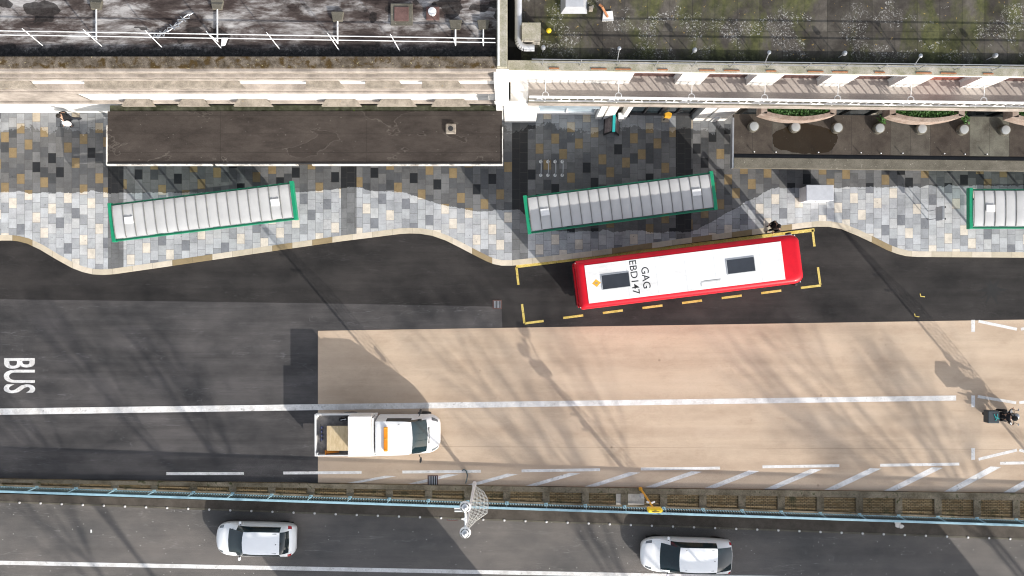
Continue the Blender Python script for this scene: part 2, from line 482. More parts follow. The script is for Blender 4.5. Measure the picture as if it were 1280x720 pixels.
def canopy_mat():
    k = NT('damp_bay_concrete', .8, spec=.3)
    x, y, z = k.sep(k.pos)
    c = k.ramp(k.noise(.9, 7, .7), [(.32, (.055, .048, .042)), (.66, (.135, .128, .112))])
    bay = k.white(k.comb(k.math('FLOOR', k.math('DIVIDE', k.math('SUBTRACT', x, 11.05), 1.98)), 4., 1.))
    c = k.mix(1., c, k.ramp(bay, [(0., (.62, .54, .50)), (.45, (.80, .76, .72)), (.8, (1.25, 1.28, 1.18))], 'CONSTANT'), 'MULTIPLY')
    j = k.math('LESS_THAN', k.math('FRACT', k.math('DIVIDE', k.math('SUBTRACT', x, 11.05), .99)), .025)
    c = k.mix(k.math('MULTIPLY', j, .5), c, (.02, .018, .016))
    px_ = k.math('DIVIDE', k.math('SUBTRACT', x, X(1008, 2.4)), 1.75); py_ = k.math('DIVIDE', k.math('SUBTRACT', y, Y(174, 2.4)), .72)
    d2 = k.math('ADD', k.math('MULTIPLY', px_, px_), k.math('MULTIPLY', py_, py_))
    d2 = k.math('ADD', d2, k.math('MULTIPLY_ADD', k.noise(.9, 4, .6), 1.4, -.7))
    pud = k.math('LESS_THAN', d2, 1.)
    c = k.mix(k.math('MULTIPLY', pud, .92), c, (.022, .014, .006))
    c = k.mix(k.step(k.noise(9, 3, .7), .70, .73), c, (.30, .30, .27))
    c = k.mix(1., c, k.ramp(k.noise(24, 3, .8), [(.3, .75), (.7, 1.12)]), 'MULTIPLY')
    k.color(c); k.rough(k.mix(pud, (.85, .85, .85), (.25, .25, .25))); return k.m


M['canopy_conc'] = canopy_mat()
M['soil'] = mottled('planter_soil', (.012, .012, .009), (.03, .028, .02), 6)
M['bark'] = mottled('bare_bark', (.07, .055, .045), (.14, .12, .10), 5)
M['skin'] = plain('skin', (.45, .27, .19), .6, var=.06)
M['coat_black'] = plain('black_cloth', (.012, .012, .014), .9, var=.3)
M['coat_dark'] = plain('dark_brown_cloth', (.022, .017, .015), .9, var=.3)
M['trousers'] = plain('navy_cloth', (.016, .018, .026), .9, var=.3)
M['hair'] = plain('dark_hair', (.012, .009, .007), .7, var=.3)
M['bag_white'] = plain('white_bag', (.80, .80, .80), .6, var=.06)
M['stone_patch'] = mottled('patched_mortar', (.36, .33, .29), (.50, .47, .43), 2, .9)
M['block_wall'] = mottled('pale_block_wall', (.30, .27, .23), (.42, .39, .34), 1, .9)
M['foot'] = mottled('brown_grey_footway', (.070, .060, .050), (.115, .10, .085), 1.2, .9, grain=.25)
M['wall_stone'] = mottled('stained_wall_stone', (.105, .088, .058), (.27, .23, .17), 1.3, .9, stain=(2.6, (.045, .052, .016), .58, .68), speck=(9, (.36, .32, .25), .68, .72), grain=.35)


def glass_mat(name, c, rough=.06):
    k = NT(name, rough, 0., .6)
    k.color(k.ramp(k.noise(1.2, 3, .5, vec=k.obj), [(.3, tuple(x * .7 for x in c)), (.7, c)]))
    return k.m


M['glass'] = glass_mat('dark_tinted_glass', (.018, .030, .036))
M['glass_teal'] = glass_mat('windscreen_glass', (.010, .026, .033))
M['glass_blue'] = glass_mat('pale_blue_glass', (.42, .50, .56), .2)
M['hatch'] = glass_mat('roof_hatch_glass', (.035, .04, .05), .2)


def clear_glass():
    k = NT('clear_glass', .03)
    k.color((.9, .95, .94)); k.b.inputs['Transmission Weight'].default_value = 0
    tr = k.n.new('ShaderNodeBsdfTransparent'); tr.inputs[0].default_value = (.80, .86, .85, 1)
    gl = k.n.new('ShaderNodeBsdfGlossy'); gl.inputs['Roughness'].default_value = .05
    mx = k.n.new('ShaderNodeMixShader'); mx.inputs[0].default_value = .12
    k.l.new(tr.outputs[0], mx.inputs[1]); k.l.new(gl.outputs[0], mx.inputs[2])
    k.l.new(mx.outputs[0], k.n['Material Output'].inputs['Surface'])
    return k.m


def opal_panel():
    k = NT('opal_roof_panel', .35)
    k.color(k.ramp(k.noise(1.1, 4, .6, vec=k.obj), [(.3, (.52, .52, .52)), (.7, (.61, .61, .61))]))
    tl = k.n.new('ShaderNodeBsdfTranslucent'); tl.inputs[0].default_value = (.5, .5, .5, 1)
    mx = k.n.new('ShaderNodeMixShader'); mx.inputs[0].default_value = .2
    k.l.new(k.b.outputs[0], mx.inputs[1]); k.l.new(tl.outputs[0], mx.inputs[2])
    k.l.new(mx.outputs[0], k.n['Material Output'].inputs['Surface'])
    return k.m


M['clear'] = clear_glass()
M['opal'] = opal_panel()


def brick_mat():
    k = NT('yellow_stock_brick', .9, spec=.2)
    n = k.n.new('ShaderNodeTexBrick'); k.l.new(k.pos, n.inputs['Vector'])
    n.inputs['Scale'].default_value = 1.; n.inputs['Brick Width'].default_value = .23; n.inputs['Row Height'].default_value = .085
    n.inputs['Mortar Size'].default_value = .012; n.inputs['Color1'].default_value = (.17, .115, .055, 1)
    n.inputs['Color2'].default_value = (.245, .185, .105, 1); n.inputs['Mortar'].default_value = (.035, .028, .018, 1)
    c = k.mix(k.step(k.noise(1.3, 5, .7), .54, .68), n.outputs['Color'], (.045, .045, .022))
    c = k.mix(1., c, k.ramp(k.noise(14, 3, .8), [(.3, .72), (.7, 1.2)]), 'MULTIPLY')
    k.color(c); return k.m


M['brick'] = brick_mat()


def leaf_mat():
    k = NT('planter_leaves', .6)
    k.color(k.ramp(k.noise(9, 3, .7), [(.35, (.025, .07, .015)), (.65, (.07, .17, .03))]))
    return k.m


M['leaf'] = leaf_mat()

# ================================================================== SETTING
XL, XR = -75.0, 75.0
def lerp_line(y0, y1, z=0.):   # picture-edge heights at px 0 and 1280 -> world line y(x)
    xa, ya = P(0, y0, z); xb, yb = P(1280, y1, z)
    return lambda x: ya + (x - xa) / (xb - xa) * (yb - ya)


cop0 = lerp_line(598, 616)          # road side of the wall
cop1 = lerp_line(603.5, 626, .2)
railY = lerp_line(614, 656.5, 1.1)    # railing
kerbL = lerp_line(626, 673, -.9)    # lower kerb

MB().sheet([(-400, -400), (400, -400), (400, 400), (-400, 400)], -1.3).build('ground', M['ground']) ['kind'] = 'structure'
lr = MB().sheet([(XL, -60), (XR, -60), (XR, kerbL(XR) + .02), (XL, kerbL(XL) + .02)], -1.0).build('lower_road', M['road_low']); lr['kind'] = 'structure'
m = MB()
N = 40
def band(m, fa, fb, z0, z1, za=None):
    xs = [XL, XR]
    return m.prism([(XL, fa(XL)), (XR, fa(XR)), (XR, fb(XR)), (XL, fb(XL))], z0, z1)
fw = band(MB(), lambda x: railY(x) - .14, kerbL, -1.2, -.90).build('footway', M['foot']); fw['kind'] = 'structure'
band(MB(), lambda x: kerbL(x) - .002, lambda x: kerbL(x) - .09, -1.2, -.893).build('kerb_edge', M['ledge_conc'], fw, True)

road = MB().prism([(XL, cop0(XL)), (XR, cop0(XR)), (XR, 30), (XL, 30)], -1.25, 0.).build('road', M['road_old']); road['kind'] = 'structure'
kerb_px = [(-700, 322), (-300, 322), (-140, 321), (-60, 306), (0, 300.5), (12, 300.5), (22, 301.5), (34, 304.5), (50, 312), (70, 324), (90, 335), (103, 340), (116, 343), (128, 343.6), (142, 342.6), (160, 340), (200, 334.3), (260, 325.5), (320, 316.7), (427, 301.3), (470, 296), (500, 292.2), (512, 291.6), (525, 292), (540, 294.5), (557, 300.5), (575, 309.5), (595, 320), (608, 326.5), (617, 330), (627, 332), (640, 332), (660, 330), (745, 320), (850, 305.5), (960, 291), (1005, 285), (1022, 283.2), (1037, 283.2), (1052, 286), (1072, 294), (1090, 302.5), (1110, 312.5), (1122, 317), (1134, 320), (1148, 321), (1280, 322), (2000, 325)]
kerb_w = [P(x, y, .12) for x, y in kerb_px]
KW = .29
inner = []
for i, p in enumerate(kerb_w):
    a = Vector(kerb_w[max(0, i - 1)]); b = Vector(kerb_w[min(len(kerb_w) - 1, i + 1)])
    d = (b - a).normalized(); inner.append((p[0] - d.y * KW, p[1] + d.x * KW))
# bus bay surfacing: newer, darker
bay = [(XL, Y(376))] + [P(*q) for q in ((0, 374), (160, 376), (320, 378), (450, 380), (560, 382), (627, 383.5), (628, 410.5), (1280, 400))] + [(XR, Y(400))]
MB().sheet(bay + [(XR, 9.), (XL, 9.)], .004).build('bus_bay_surface', M['road_new'], road, True)
MB().sheet([P(397.5, 413.5), P(1280, 399.5), (XR, Y(394)), (XR, cop0(XR) + .02), P(640, 607.2), (X(397.5), cop0(X(397.5)) + .02)], .008).build('buff_surface', M['tan'], road, True)
m = MB()
n = len(kerb_w)
vs = [(x, y, 0.) for x, y in kerb_w] + [(x, y, .122) for x, y in kerb_w] + [(x, y, .122) for x, y in inner] + [(x, y, 0.) for x, y in inner]
fs = []
for i in range(n - 1):
    for a in range(3): fs.append((a * n + i, a * n + i + 1, (a + 1) * n + i + 1, (a + 1) * n + i))
m.add(vs, fs)


def kerb_mat():
    k = NT('cream_kerb_stones', .8, spec=.25)
    x, y, z = k.sep(k.pos)
    c = k.math('FLOOR', k.math('DIVIDE', x, 1.06))
    w = k.white(k.comb(c, 2.5, 0.))
    cc = k.ramp(w, [(0., (.56, .49, .38)), (.34, (.62, .55, .45)), (.60, (.52, .46, .36)), (.78, (.29, .225, .13))], 'CONSTANT')
    j = k.math('LESS_THAN', k.math('FRACT', k.math('DIVIDE', x, 1.06)), .018)
    cc = k.mix(k.math('MULTIPLY', j, .5), cc, (.12, .10, .08))
    cc = k.mix(1., cc, k.ramp(k.noise(2.2, 6, .75), [(.3, .82), (.65, 1.06)]), 'MULTIPLY')
    k.color(cc); return k.m


M['kerb'] = kerb_mat()
kb = m.build('kerb', M['kerb']); kb['kind'] = 'structure'
pv = MB().prism(inner + [(XR, 30), (XL, 30)], .004, .118).build('pavement', M['slabs']); pv['kind'] = 'structure'

# ---- painted markings (children of the road)
m = MB()
Z = .012
m.add([(*P(-300, 514.6), Z), (*P(1195, 494.3), Z), (*P(1195, 500.6), Z), (*P(-300, 523), Z)], [(3, 2, 1, 0)])
for (a, b) in (((208, 592), (305, 591.8)), ((354, 591.2), (452, 590.5)), ((503, 590), (601, 589)), ((652, 588.5), (750, 587)), ((801, 586.2), (900, 585)), ((953, 583.5), (1049, 582)), ((1100, 581.5), (1199, 580)), ((1250, 579), (1350, 577.5))):
    m.strip(P(*a), P(*b), .15, Z)
for x0, y0, x1, y1, t in ((434, 603.2, 494, 594.5, 3.6), (510, 604.3, 572, 592.5, 4), (584, 605.5, 646, 592, 5), (657, 606.7, 724, 591, 5), (731, 607.7, 799, 590, 5), (805, 608.8, 876, 589, 5.5), (880, 609.8, 948, 588, 5.5), (955, 611, 1026, 586, 6), (1030, 612, 1100, 585, 6), (1105, 613, 1177, 584, 6), (1180, 614, 1250, 583, 6), (1254, 615, 1325, 582, 6)):
    a = P(x0, y0 + .4); b = P(x1, y1)
    dx = .60
    m.sheet([a, (a[0] + dx, a[1]), (b[0] + .06, b[1] - .03), (b[0] - dx + .08, b[1])], Z)
for y0, y1 in ((399.8, 415), (494.3, 509), (560, 574.6)):
    m.sheet([P(1214, y0), P(1218.6, y0), P(1218.6, y1), P(1214, y1)], Z)
for a, b in (((1223, 401.5), (1271, 411.5)), ((1276, 411.5), (1325, 401.5)), ((1222, 495.5), (1270, 503.5)), ((1274, 503.5), (1322, 495)), ((1223, 574), (1271, 562.5)), ((1274, 562.5), (1322, 574))):
    m.strip(P(*a), P(*b), .15, Z)
m.build('white_marking', M['white_paint'], road, True)
m = MB()
m.strip(P(645, 333.2), P(1018, 287.4), .17, Z)
m.strip(P(645.6, 334), P(648, 356), .12, Z); m.strip(P(1015.5, 287), P(1018, 308), .12, Z)
m.strip(P(652.5, 380), P(655.5, 404), .12, Z); m.strip(P(656, 404.2), P(679.5, 401.2), .12, Z)
m.strip(P(1001, 359.8), P(1026, 356.8), .12, Z); m.strip(P(1022.3, 334), P(1025.3, 356), .12, Z)
for i in range(6):
    a = (704 + i * 49.5, 397.4 - i * 6.2); m.strip(P(*a), P(a[0] + 25, a[1] - 3.2), .12, Z)
for x0, y0 in ((1150, 367), (1143, 392)):
    m.strip(P(x0, y0), P(x0 + 1, y0 + 4), .05, Z + .001); m.strip(P(x0 + 1, y0 + 3.5), P(x0 + 6, y0 + 4), .05, Z + .001)
m.build('yellow_marking', M['yellow_paint'], road, True)
# BUS, read from the kerb side: letters turned a quarter right and stretched along the lane
cx, cy = P(24.5, 469.5)
text_mb('BUS', 44 / 23.5, 39.5 / 23.5, .018, Z, cx, cy, -math.pi / 2).build('bus_lettering', M['white_paint'], road, True)
rs = random.Random(12)
c0 = P(1240, 362)
m = MB()
for q in range(11):
    a = q * .571 + rs.uniform(-.2, .2); r_ = rs.uniform(.45, 1.15)
    t_ = (c0[0] + r_ * math.cos(a), c0[1] + .75 * r_ * math.sin(a)); w_ = rs.uniform(.08, .2)
    m.sheet([(c0[0] + w_ * math.cos(a + 1.4), c0[1] + w_ * math.sin(a + 1.4)), (c0[0] + w_ * math.cos(a - 1.4), c0[1] + w_ * math.sin(a - 1.4)), t_], .0060 + .0004 * q)
m.build('painted_branch_shadow', M['black'], road, True)  # flat dark spikes painted in place of a branching cast shadow
# lower road
m = MB()
zl = -.996
m.add([(*P(-300, 695, zl), zl), (*P(1700, 734, zl), zl), (*P(1700, 739, zl), zl), (*P(-300, 700, zl), zl)], [(3, 2, 1, 0)])
m.sheet([P(113, 662, zl), P(115, 662, zl), P(115, 666, zl), P(113, 666, zl)], zl)
m.build('white_marking', M['white_paint'], lr, True)

# ================================================================== WALL + RAILING between the roads
base = (0, -10.6, 0)
wall = thing('parapet_wall', 'low brick and stone wall strip with square piers dividing the two roads', 'wall', base)
z0 = .0
m = MB().prism([(XL, cop0(XL)), (XR, cop0(XR)), (XR, railY(XR) - .13), (XL, railY(XL) - .13)], -1.2, .085)
m.build('wall_base', M['brick'], wall, True)
band(MB(), lambda x: cop0(x) - .004, cop1, .087, .17).build('coping', M['wall_stone'], wall, True, bevel=.015)
band(MB(), lambda x: railY(x) + .10, lambda x: railY(x) - .12, .087, .13).build('rail_plinth', M['wall_stone'], wall, True, bevel=.01)
posts = [X(45 + 49.05 * i, .2) for i in range(-2, 29)]
for x in posts:
    w = .19
    MB().prism([(x - w, cop1(x - w) - .004), (x + w, cop1(x + w) - .004), (x + w, railY(x + w) + .104), (x - w, railY(x - w) + .104)], .087, .165).build('pier', M['wall_stone'], wall, True, bevel=.012)
xp = X(788, .2)
MB().prism([(xp - .75, cop1(xp) - .02), (xp + .75, cop1(xp) - .02), (xp + .75, railY(xp) + .12), (xp - .75, railY(xp) + .12)], .088, .125).build('mortar_patch', M['stone_patch'], wall, True)

rail = thing('railing', 'long pale blue steel railing with close balusters on the wall between the roads', 'railing', base)
def along(fn, x0, x1, y, dz, h, w):  # straight bar following railY
    return MB().prism([(x0, railY(x0) + y - w), (x1, railY(x1) + y - w), (x1, railY(x1) + y + w), (x0, railY(x0) + y + w)], dz, dz + h)
along(None, posts[0], posts[-1], 0, 1.10, .06, .06).build('top_rail', M['blue_rail'], rail, True, bevel=.012)
along(None, posts[0], posts[-1], 0, .25, .045, .03).build('bottom_rail', M['blue_rail'], rail, True)
for i, x in enumerate(posts):
    y = railY(x)
    MB().box(x - .022, x + .022, y - .022, y + .022, .13, 1.098).box(x - .09, x + .09, y - .1, y + .08, .131, .15).build('post', M['blue_rail'], rail, True)
    if i + 1 < len(posts):
        b = MB(); k = 15; x2 = posts[i + 1]
        for j in range(1, k):
            xx = x + (x2 - x) * j / k; yy = railY(xx)
            b.box(xx - .035, xx + .035, yy - .010, yy + .010, .296, 1.098)
        b.build('baluster_panel', M['rail_dark'], rail, True)

# white studs along the lower kerb
stud0 = None
for i in range(50):
    px = -2 + 26.35 * i
    x = X(px, -.88); y = kerbL(x) - .05
    m = MB().lathe([(.065, 0), (.065, .02), (.03, .035)], (0, 0, 0), 8)
    if stud0 is None:
        stud0 = m.build('kerb_stud', M['white_paint'])
        tag(stud0, 'small white round stud in the row along the lower kerb', 'stud', 'white studs along the lower kerb'); s = stud0
    else:
        s = stud0.copy(); col.objects.link(s)
    s.location = (x, y, -.893)

# ================================================================== NORTH-WEST BUILDING
YU = 9.3
bl = thing('building', 'older white rendered building with streaky felt roof and stepped stone cornices', 'building', (-20, 12, 0))
xa, xb = -62., X(621, 8.2)
deck = 8.15
win_u = [X(q, 7.0) for q in (-112, -37, 38 + 230 / 4 + 140, )]
MB().box(xa, xb, YU, YU + .4, 0, 8.02).build('wall', M['render'], bl, True)
MB().box(xa, xb, YU + .40, 26, 7.6, deck).build('roof_deck', M['roof_a'], bl, True)
MB().box(xa, xb, YU + .403, 26, 0.1, 7.59).build('core', M['block_wall'], bl, True)
MB().box(xa, xb, YU + .03, YU + .53, 8.022, 8.5).build('parapet', M['mossy_stone'], bl, True, bevel=.02)
m = MB()
m.box(xa, xb - .02, YU - .10, YU + .06, 8.024, 8.42); m.box(xa, xb - .02, YU - .22, YU - .002, 7.84, 8.02); m.box(xa, xb - .02, YU - .29, YU - .002, 7.66, 7.838)
m.build('cornice', M['cornice'], bl, True, bevel=.015)
MB().box(xa, xb - .25, YU - .02, YU - .104, 8.03, 8.2).box(xa, xb - .3, YU - .25, YU - .223, 7.842, 7.9).build('cornice_moss', M['sill_stone'], bl, True)
MB().box(xa, xb - .1, YU - .27, YU - .002, 5.78, 6.02).build('string_course', M['cornice'], bl, True, bevel=.02)
MB().box(xa, xb - .1, YU - .34, YU - .002, 5.55, 5.776).build('string_course', M['cornice'], bl, True, bevel=.02)
MB().box(xa, xb - .1, YU - .14, YU - .002, 2.68, 2.9).build('string_course', M['cornice'], bl, True, bevel=.02)
# ledges over the openings: upper and lower row, with ground-floor windows below
for p0_, p1_ in ((-420, -300), (-250, -120), (-75, 38), (107, 298), (383, 423), (457, 498), (528, 572)):
    a_, b_ = X(p0_, 6.5), X(p1_, 6.5)
    MB().prism([(a_, YU - .33), (b_ + .34, YU - .33), (b_, YU - .003), (a_, YU - .003)], 6.45, 6.62).build('window_hood', M['sill_stone'], bl, True, bevel=.01)
for p0_, p1_ in ((-330, -285), (-262, -215), (-190, -150), (152, 194), (222, 262), (292, 341), (402, 452), (471, 521), (539, 588)):
    a_, b_ = X(p0_, 3.2), X(p1_, 3.2)
    MB().prism([(a_, YU - .36), (b_, YU - .36), (b_ - .32, YU - .003), (a_ + .24, YU - .003)], 3.05, 3.25).build('window_hood', M['sill_stone'], bl, True, bevel=.01)
    w = MB().box(a_ + .3, b_ - .3, YU - .05, YU - .004, .9, 2.5).build('window', M['white_metal'], bl, True)
    MB().box(a_ + .38, b_ - .38, YU - .058, YU - .0505, 1.0, 2.4).build('pane', M['glass'], w, True)
MB().prism([(xa, YU - .05), (X(106, 3.6), YU - .05), (X(84, 4.6), YU - .003), (xa, YU - .003)], 2.92, 4.85).build('wall_panel', M['cornice'], bl, True)
# louvre on the pilaster end
px = X(604, 3.6)
lv = MB()
for k in range(5): lv.box(px - .26, px + .26, YU - .10, YU - .004, 3.3 + .28 * k, 3.48 + .28 * k)
lv.build('louvre', M['grey_metal'], bl, True)
# party wall and pilaster
xw0, xw1 = X(621, 8.5), X(634, 8.5)
MB().box(xw0, xw1, YU + .04, 26, 0, 8.62).build('party_wall', M['pale_mossy'], bl, True, bevel=.02)
MB().box(xw0 + .04, xw0 + .12, YU + .1, 26, 8.622, 8.66).build('flashing', M['white_metal'], bl, True)
MB().box(X(619, 5.), X(636, 5.), YU - .42, YU + .036, 0, 8.4).build('pilaster', M['render'], bl, True, bevel=.02)
MB().box(X(619, 5.) - .05, X(650, 4.4), YU - .46, YU - .424, 4.0, 4.6).box(X(630, 3), X(672, 3), YU - .52, YU - .1, 0.12, 3.6).build('plinth', M['render'], bl, True, bevel=.02)
MB().box(X(638, 5.), .78, 8.93, 9.86, .12, 4.34).build('pilaster', M['render'], bl, True, bevel=.02)

# guard rail on that roof
gl = thing('guardrail', 'white tubular guard rail on weighted arms along the streaky felt roof', 'guardrail', (-15, 10.5, deck))
def gy(x): return 10.68 + (x - X(0, 9.2)) * (10.36 - 10.68) / (X(620, 9.2) - X(0, 9.2))
for zz in (8.68, 9.22):
    MB().rod((xa, gy(xa), zz), (xb - .05, gy(xb), zz), .021, n=8).build('rail', M['white_metal'], gl, True, smooth=True)
for px_ in (-180, -33, 118, 270, 421, 569, 604):
    x = X(px_, 8.4); y = gy(x)
    y2 = 12.0 - (.5 if px_ > 400 else 0) - (.35 if px_ > 500 else 0)
    MB().rod((x, y, 8.25), (x, y2, 8.25), .034).rod((x, y, 8.18), (x, y, 9.22), .025).build('post', M['white_metal'], gl, True, smooth=True)
    MB().prism([(x - .20, y2 - .1), (x + .20, y2 - .1), (x + .27, y2 + .3), (x - .27, y2 + .3)], 8.16, 8.32).build('weight', M['ledge_conc'], gl, True, bevel=.02)
for px_ in (-36, 42, 117, 193, 268, 342, 417, 494):
    x = X(px_, 8.6); y = gy(x)
    MB().rod((x - .12, y + .12, 9.2), (x + .14, y - .28, 8.2), .02).build('strut', M['white_metal'], gl, True, smooth=True)
pt = []
for k in range(40):
    t = k / 39
    pt.append((X(192 + 46 * t + 5 * math.sin(k * 1.7), 8.25), Y(46 - 30 * t ** 1.4 + 3 * math.sin(k * 2.3), 8.25), 8.2 + .05 * abs(math.sin(k))))
tag(MB().tube(pt, .02, 6).build('cable_bundle', M['grey_metal'], None, smooth=True), 'tangled white cables lying on the streaky roof beside the guard rail', 'cable')
cxy = [(277, 47), (285, 47), (281, 57), (276, 58)]
tag(MB().prism([P(*q, 8.2) for q in cxy], 8.16, 8.2).build('roof_sheet', M['white_metal']), 'small white offcut sheet lying on the streaky roof near the parapet', 'sheet')
vt = thing('roof_vent', 'round metal roof vent on a square curb on the streaky felt roof', 'vent', (*P(541, 17, 8.2), deck))
MB().box(-.28, .28, -.28, .28, 0, .12).build('curb', M['brown_blind'], vt, bevel=.02)
MB().lathe([(.14, .12), (.14, .3), (.18, .3), (.17, .36), (.05, .4)], n=16).build('cowl', M['white_metal'], vt, smooth=True)
vt = thing('roof_curb', 'square pale felt upstand with sunk lid on the streaky roof', 'roof hatch', (*P(502, 18, 8.2), deck))
MB().box(-.47, .47, -.47, .47, 0, .09).build('upstand', M['ledge_conc'], vt, bevel=.02)
MB().box(-.31, .31, -.31, .31, .091, .13).build('lid', M['brown_blind'], vt, bevel=.02)

# ================================================================== NORTH-EAST BUILDING
br = thing('building', 'pale building with mossy slab roof and shop front below a first-floor terrace', 'building', (.25, 9.0, 0), R(-.72))
L = 55.
def bb(name, mat, *boxes, bevel=0, parent=None):
    m = MB()
    for q in boxes: m.box(*q)
    return m.build(name, mat, parent or br, bevel=bevel)
# local frame: x along the street, y into the block, origin at the shop-front line
yo = 9.0
TZ, PZ, DZ = 4.3, 6.6, 6.2
yf = 9.82 - yo
bb('terrace_slab', M['terrace'], (.5, L, -.10, yf + .5, 3.95, TZ))
bb('fascia', M['cornice'], (.5, L, -.17, -.102, 3.8, TZ + .03), bevel=.015)
bb('upstand', M['ledge_conc'], (.5, L, -.16, .03, TZ + .032, TZ + .2), bevel=.015)
bb('core', M['block_wall'], (-.44, L, yf + .45, 17, .1, 5.6))
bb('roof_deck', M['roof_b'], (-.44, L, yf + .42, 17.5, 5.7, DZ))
pp = 3.405
x0 = X(788, 5.) - .25
wins = [x0 + pp * i for i in range(15) if x0 + pp * i + 2.2 < L]
prev = -.44
segs = []
for w in wins:
    segs.append((prev, w, yf, yf + .42, TZ + .004, PZ - .38)); prev = w + 2.2
segs.append((prev, L, yf, yf + .42, TZ + .004, PZ - .38))
bb('wall', M['render'], *segs, (-.44, L, yf - .003, yf + .42, PZ - .378, PZ - .09))
bb('parapet', M['pale_mossy'], (-.46, L, yf - .05, yf + .40, PZ - .088, PZ), bevel=.02)
for i, w in enumerate(wins):
    f = bb('window', M['white_metal'], (w + .002, w + .06, yf + .27, yf + .36, TZ + .006, PZ - .382), (w + 2.14, w + 2.198, yf + .27, yf + .36, TZ + .006, PZ - .382), (w + .061, w + 2.139, yf + .28, yf + .36, PZ - .46, PZ - .383))
    bb('pane', M['red_blind'] if i == 4 else M['brown_blind'], (w + .003, w + 2.197, yf + .365, yf + .41, TZ + .006, PZ - .383), parent=f)
for i in range(32):
    q_ = 1.4 + 1.62 * i + .3 * math.sin(i * 2.1)
    bb('roof_edge_board', M['rust'], (q_, q_ + (.7 if i % 3 else .45), yf + .02, yf + .07, PZ + .002, PZ + .04))
# ground-floor shop front, recessed under the terrace
sy = .12
bb('shop_wall', M['block_wall'], (.5, L, sy + .3, sy + .5, .12, 3.94))
for (a, b, mt) in ((673, 748, 'glass_blue'), (790, 832, 'glass'), (832, 873, 'glass'), (935, 1010, 'glass'), (1030, 1100, 'glass'), (1120, 1200, 'glass'), (1215, 1300, 'glass')):
    xa_, xb_ = X(a, 2.) - .25, X(b, 2.) - .25
    f = bb('shop_window', M['white_metal'] if mt == 'glass_blue' else M['dark_metal'], (xa_, xb_, sy + .12, sy + .298, .12, .45), (xa_, xb_, sy + .12, sy + .298, 2.5, 2.75), (xa_, xa_ + .08, sy + .12, sy + .298, .452, 2.498), (xb_ - .08, xb_, sy + .12, sy + .298, .452, 2.498), ((xa_ + xb_) / 2 - .04, (xa_ + xb_) / 2 + .04, sy + .12, sy + .298, .452, 2.498))
    bb('pane', M[mt], (xa_ + .082, xb_ - .082, sy + .2, sy + .23, .455, 2.495), parent=f)
    if mt == 'glass_blue':
        bb('sill', M['glass_blue'], (xa_, xb_, sy - .12, sy + .118, 2.52, 2.7), parent=f)
for a, b in ((749, 757), (759, 771), (782, 788), (876, 890), (893, 918)):
    bb('shop_pier', M['render'], (X(a, 2.) - .25, X(b, 2.) - .25, sy - .12, sy + .296, .12, 3.4), bevel=.01)
# balustrade on the terrace edge
bal = thing('balustrade', 'white metal balustrade with crossed bracing along the first-floor terrace edge', 'balustrade', (.25, 9.0, TZ), R(-.72))
def ba(name, *boxes, mat='white_metal'):
    m = MB()
    for q in boxes: m.box(*q)
    return m.build(name, M[mat], bal)
yb = -.11
ba('top_rail', (.55, L, yb - .045, yb + .045, 1.02, 1.07))
ba('mid_rail', (.55, L, yb - .03, yb + .03, .86, .90))
ba('bottom_rail', (.55, L, yb - .03, yb + .03, .28, .32))
bx0 = X(770, TZ) - .25
bxs = [bx0 - pp + pp * i for i in range(16) if bx0 - pp + pp * i < L]
prev = .6
for i, x in enumerate(bxs):
    if x < .7: continue
    m = MB(); k = max(1, round((x - prev) / .365))
    for j in range(1, k):
        xx = prev + (x - prev) * j / k; m.box(xx - .028, xx + .028, yb - .012, yb + .012, .322, .858)
        m.box(xx - .028, xx + .028, yb - .012, yb + .012, .902, 1.018)
    m.rod((x - .5, yb, .3), (x + .0, yb, 1.0), .024).rod((x - .5, yb, 1.0), (x, yb, .3), .024).rod((x - .25, yb, .32), (x - .25, yb, 1.0), .024)
    m.build('baluster_panel', M['white_metal'], bal)
    ba('post', (x - .03, x + .03, yb - .03, yb + .03, .2, 1.018))
    prev = x
for i in range(31): ba('scroll_trim', (.8 + 1.7 * i, 1.9 + 1.7 * i, yb - .10, yb - .05, .62, .70), mat='grey_metal')
# hooped lamp brackets fixed across the terrace
k0 = None
for i, x in enumerate(bxs):
    if x < .7: continue
    lx, ly = x + .25 * 1 + 0, .16
    if k0 is None:
        k0 = thing('lamp_bracket', 'thin white bracket with round hoop end above the terrace, one of an even row', 'bracket', (0, 0, 0), R(-.72), 'hooped brackets over the terrace')
        MB().rod((0, 0, 0), (0, .66, .05), .018).build('arm', M['white_metal'], k0)
        ring = [(.14 * math.cos(a), -.14 + .14 * math.sin(a), 0) for a in [2 * math.pi * q / 18 for q in range(19)]]
        MB().tube(ring, .022, 6).build('hoop', M['white_metal'], k0); o = k0
    else: o = copy_tree(k0)
    c, s_ = math.cos(R(-.72)), math.sin(R(-.72))
    o.location = (.25 + x * c - .16 * s_, 9.0 + x * s_ + .16 * c, TZ + .9)
# roof railing on the parapet of that building
rr = thing('roof_railing', 'thin two-bar railing standing on the mossy parapet above the terrace', 'railing', (.25, 9.0, PZ), R(-.72))
yr = yf + .2
for zz, nm in ((.86, 'top_rail'), (.43, 'mid_rail')):
    MB().box(.6, L, yr - .014, yr + .014, zz - .02, zz + .02).build(nm, M['grey_metal'], rr)
for i in range(32):
    x = 1.1 + 1.68 * i
    if x < L: MB().rod((x, yr, .0), (x, yr, .84), .02).build('post', M['grey_metal'], rr)
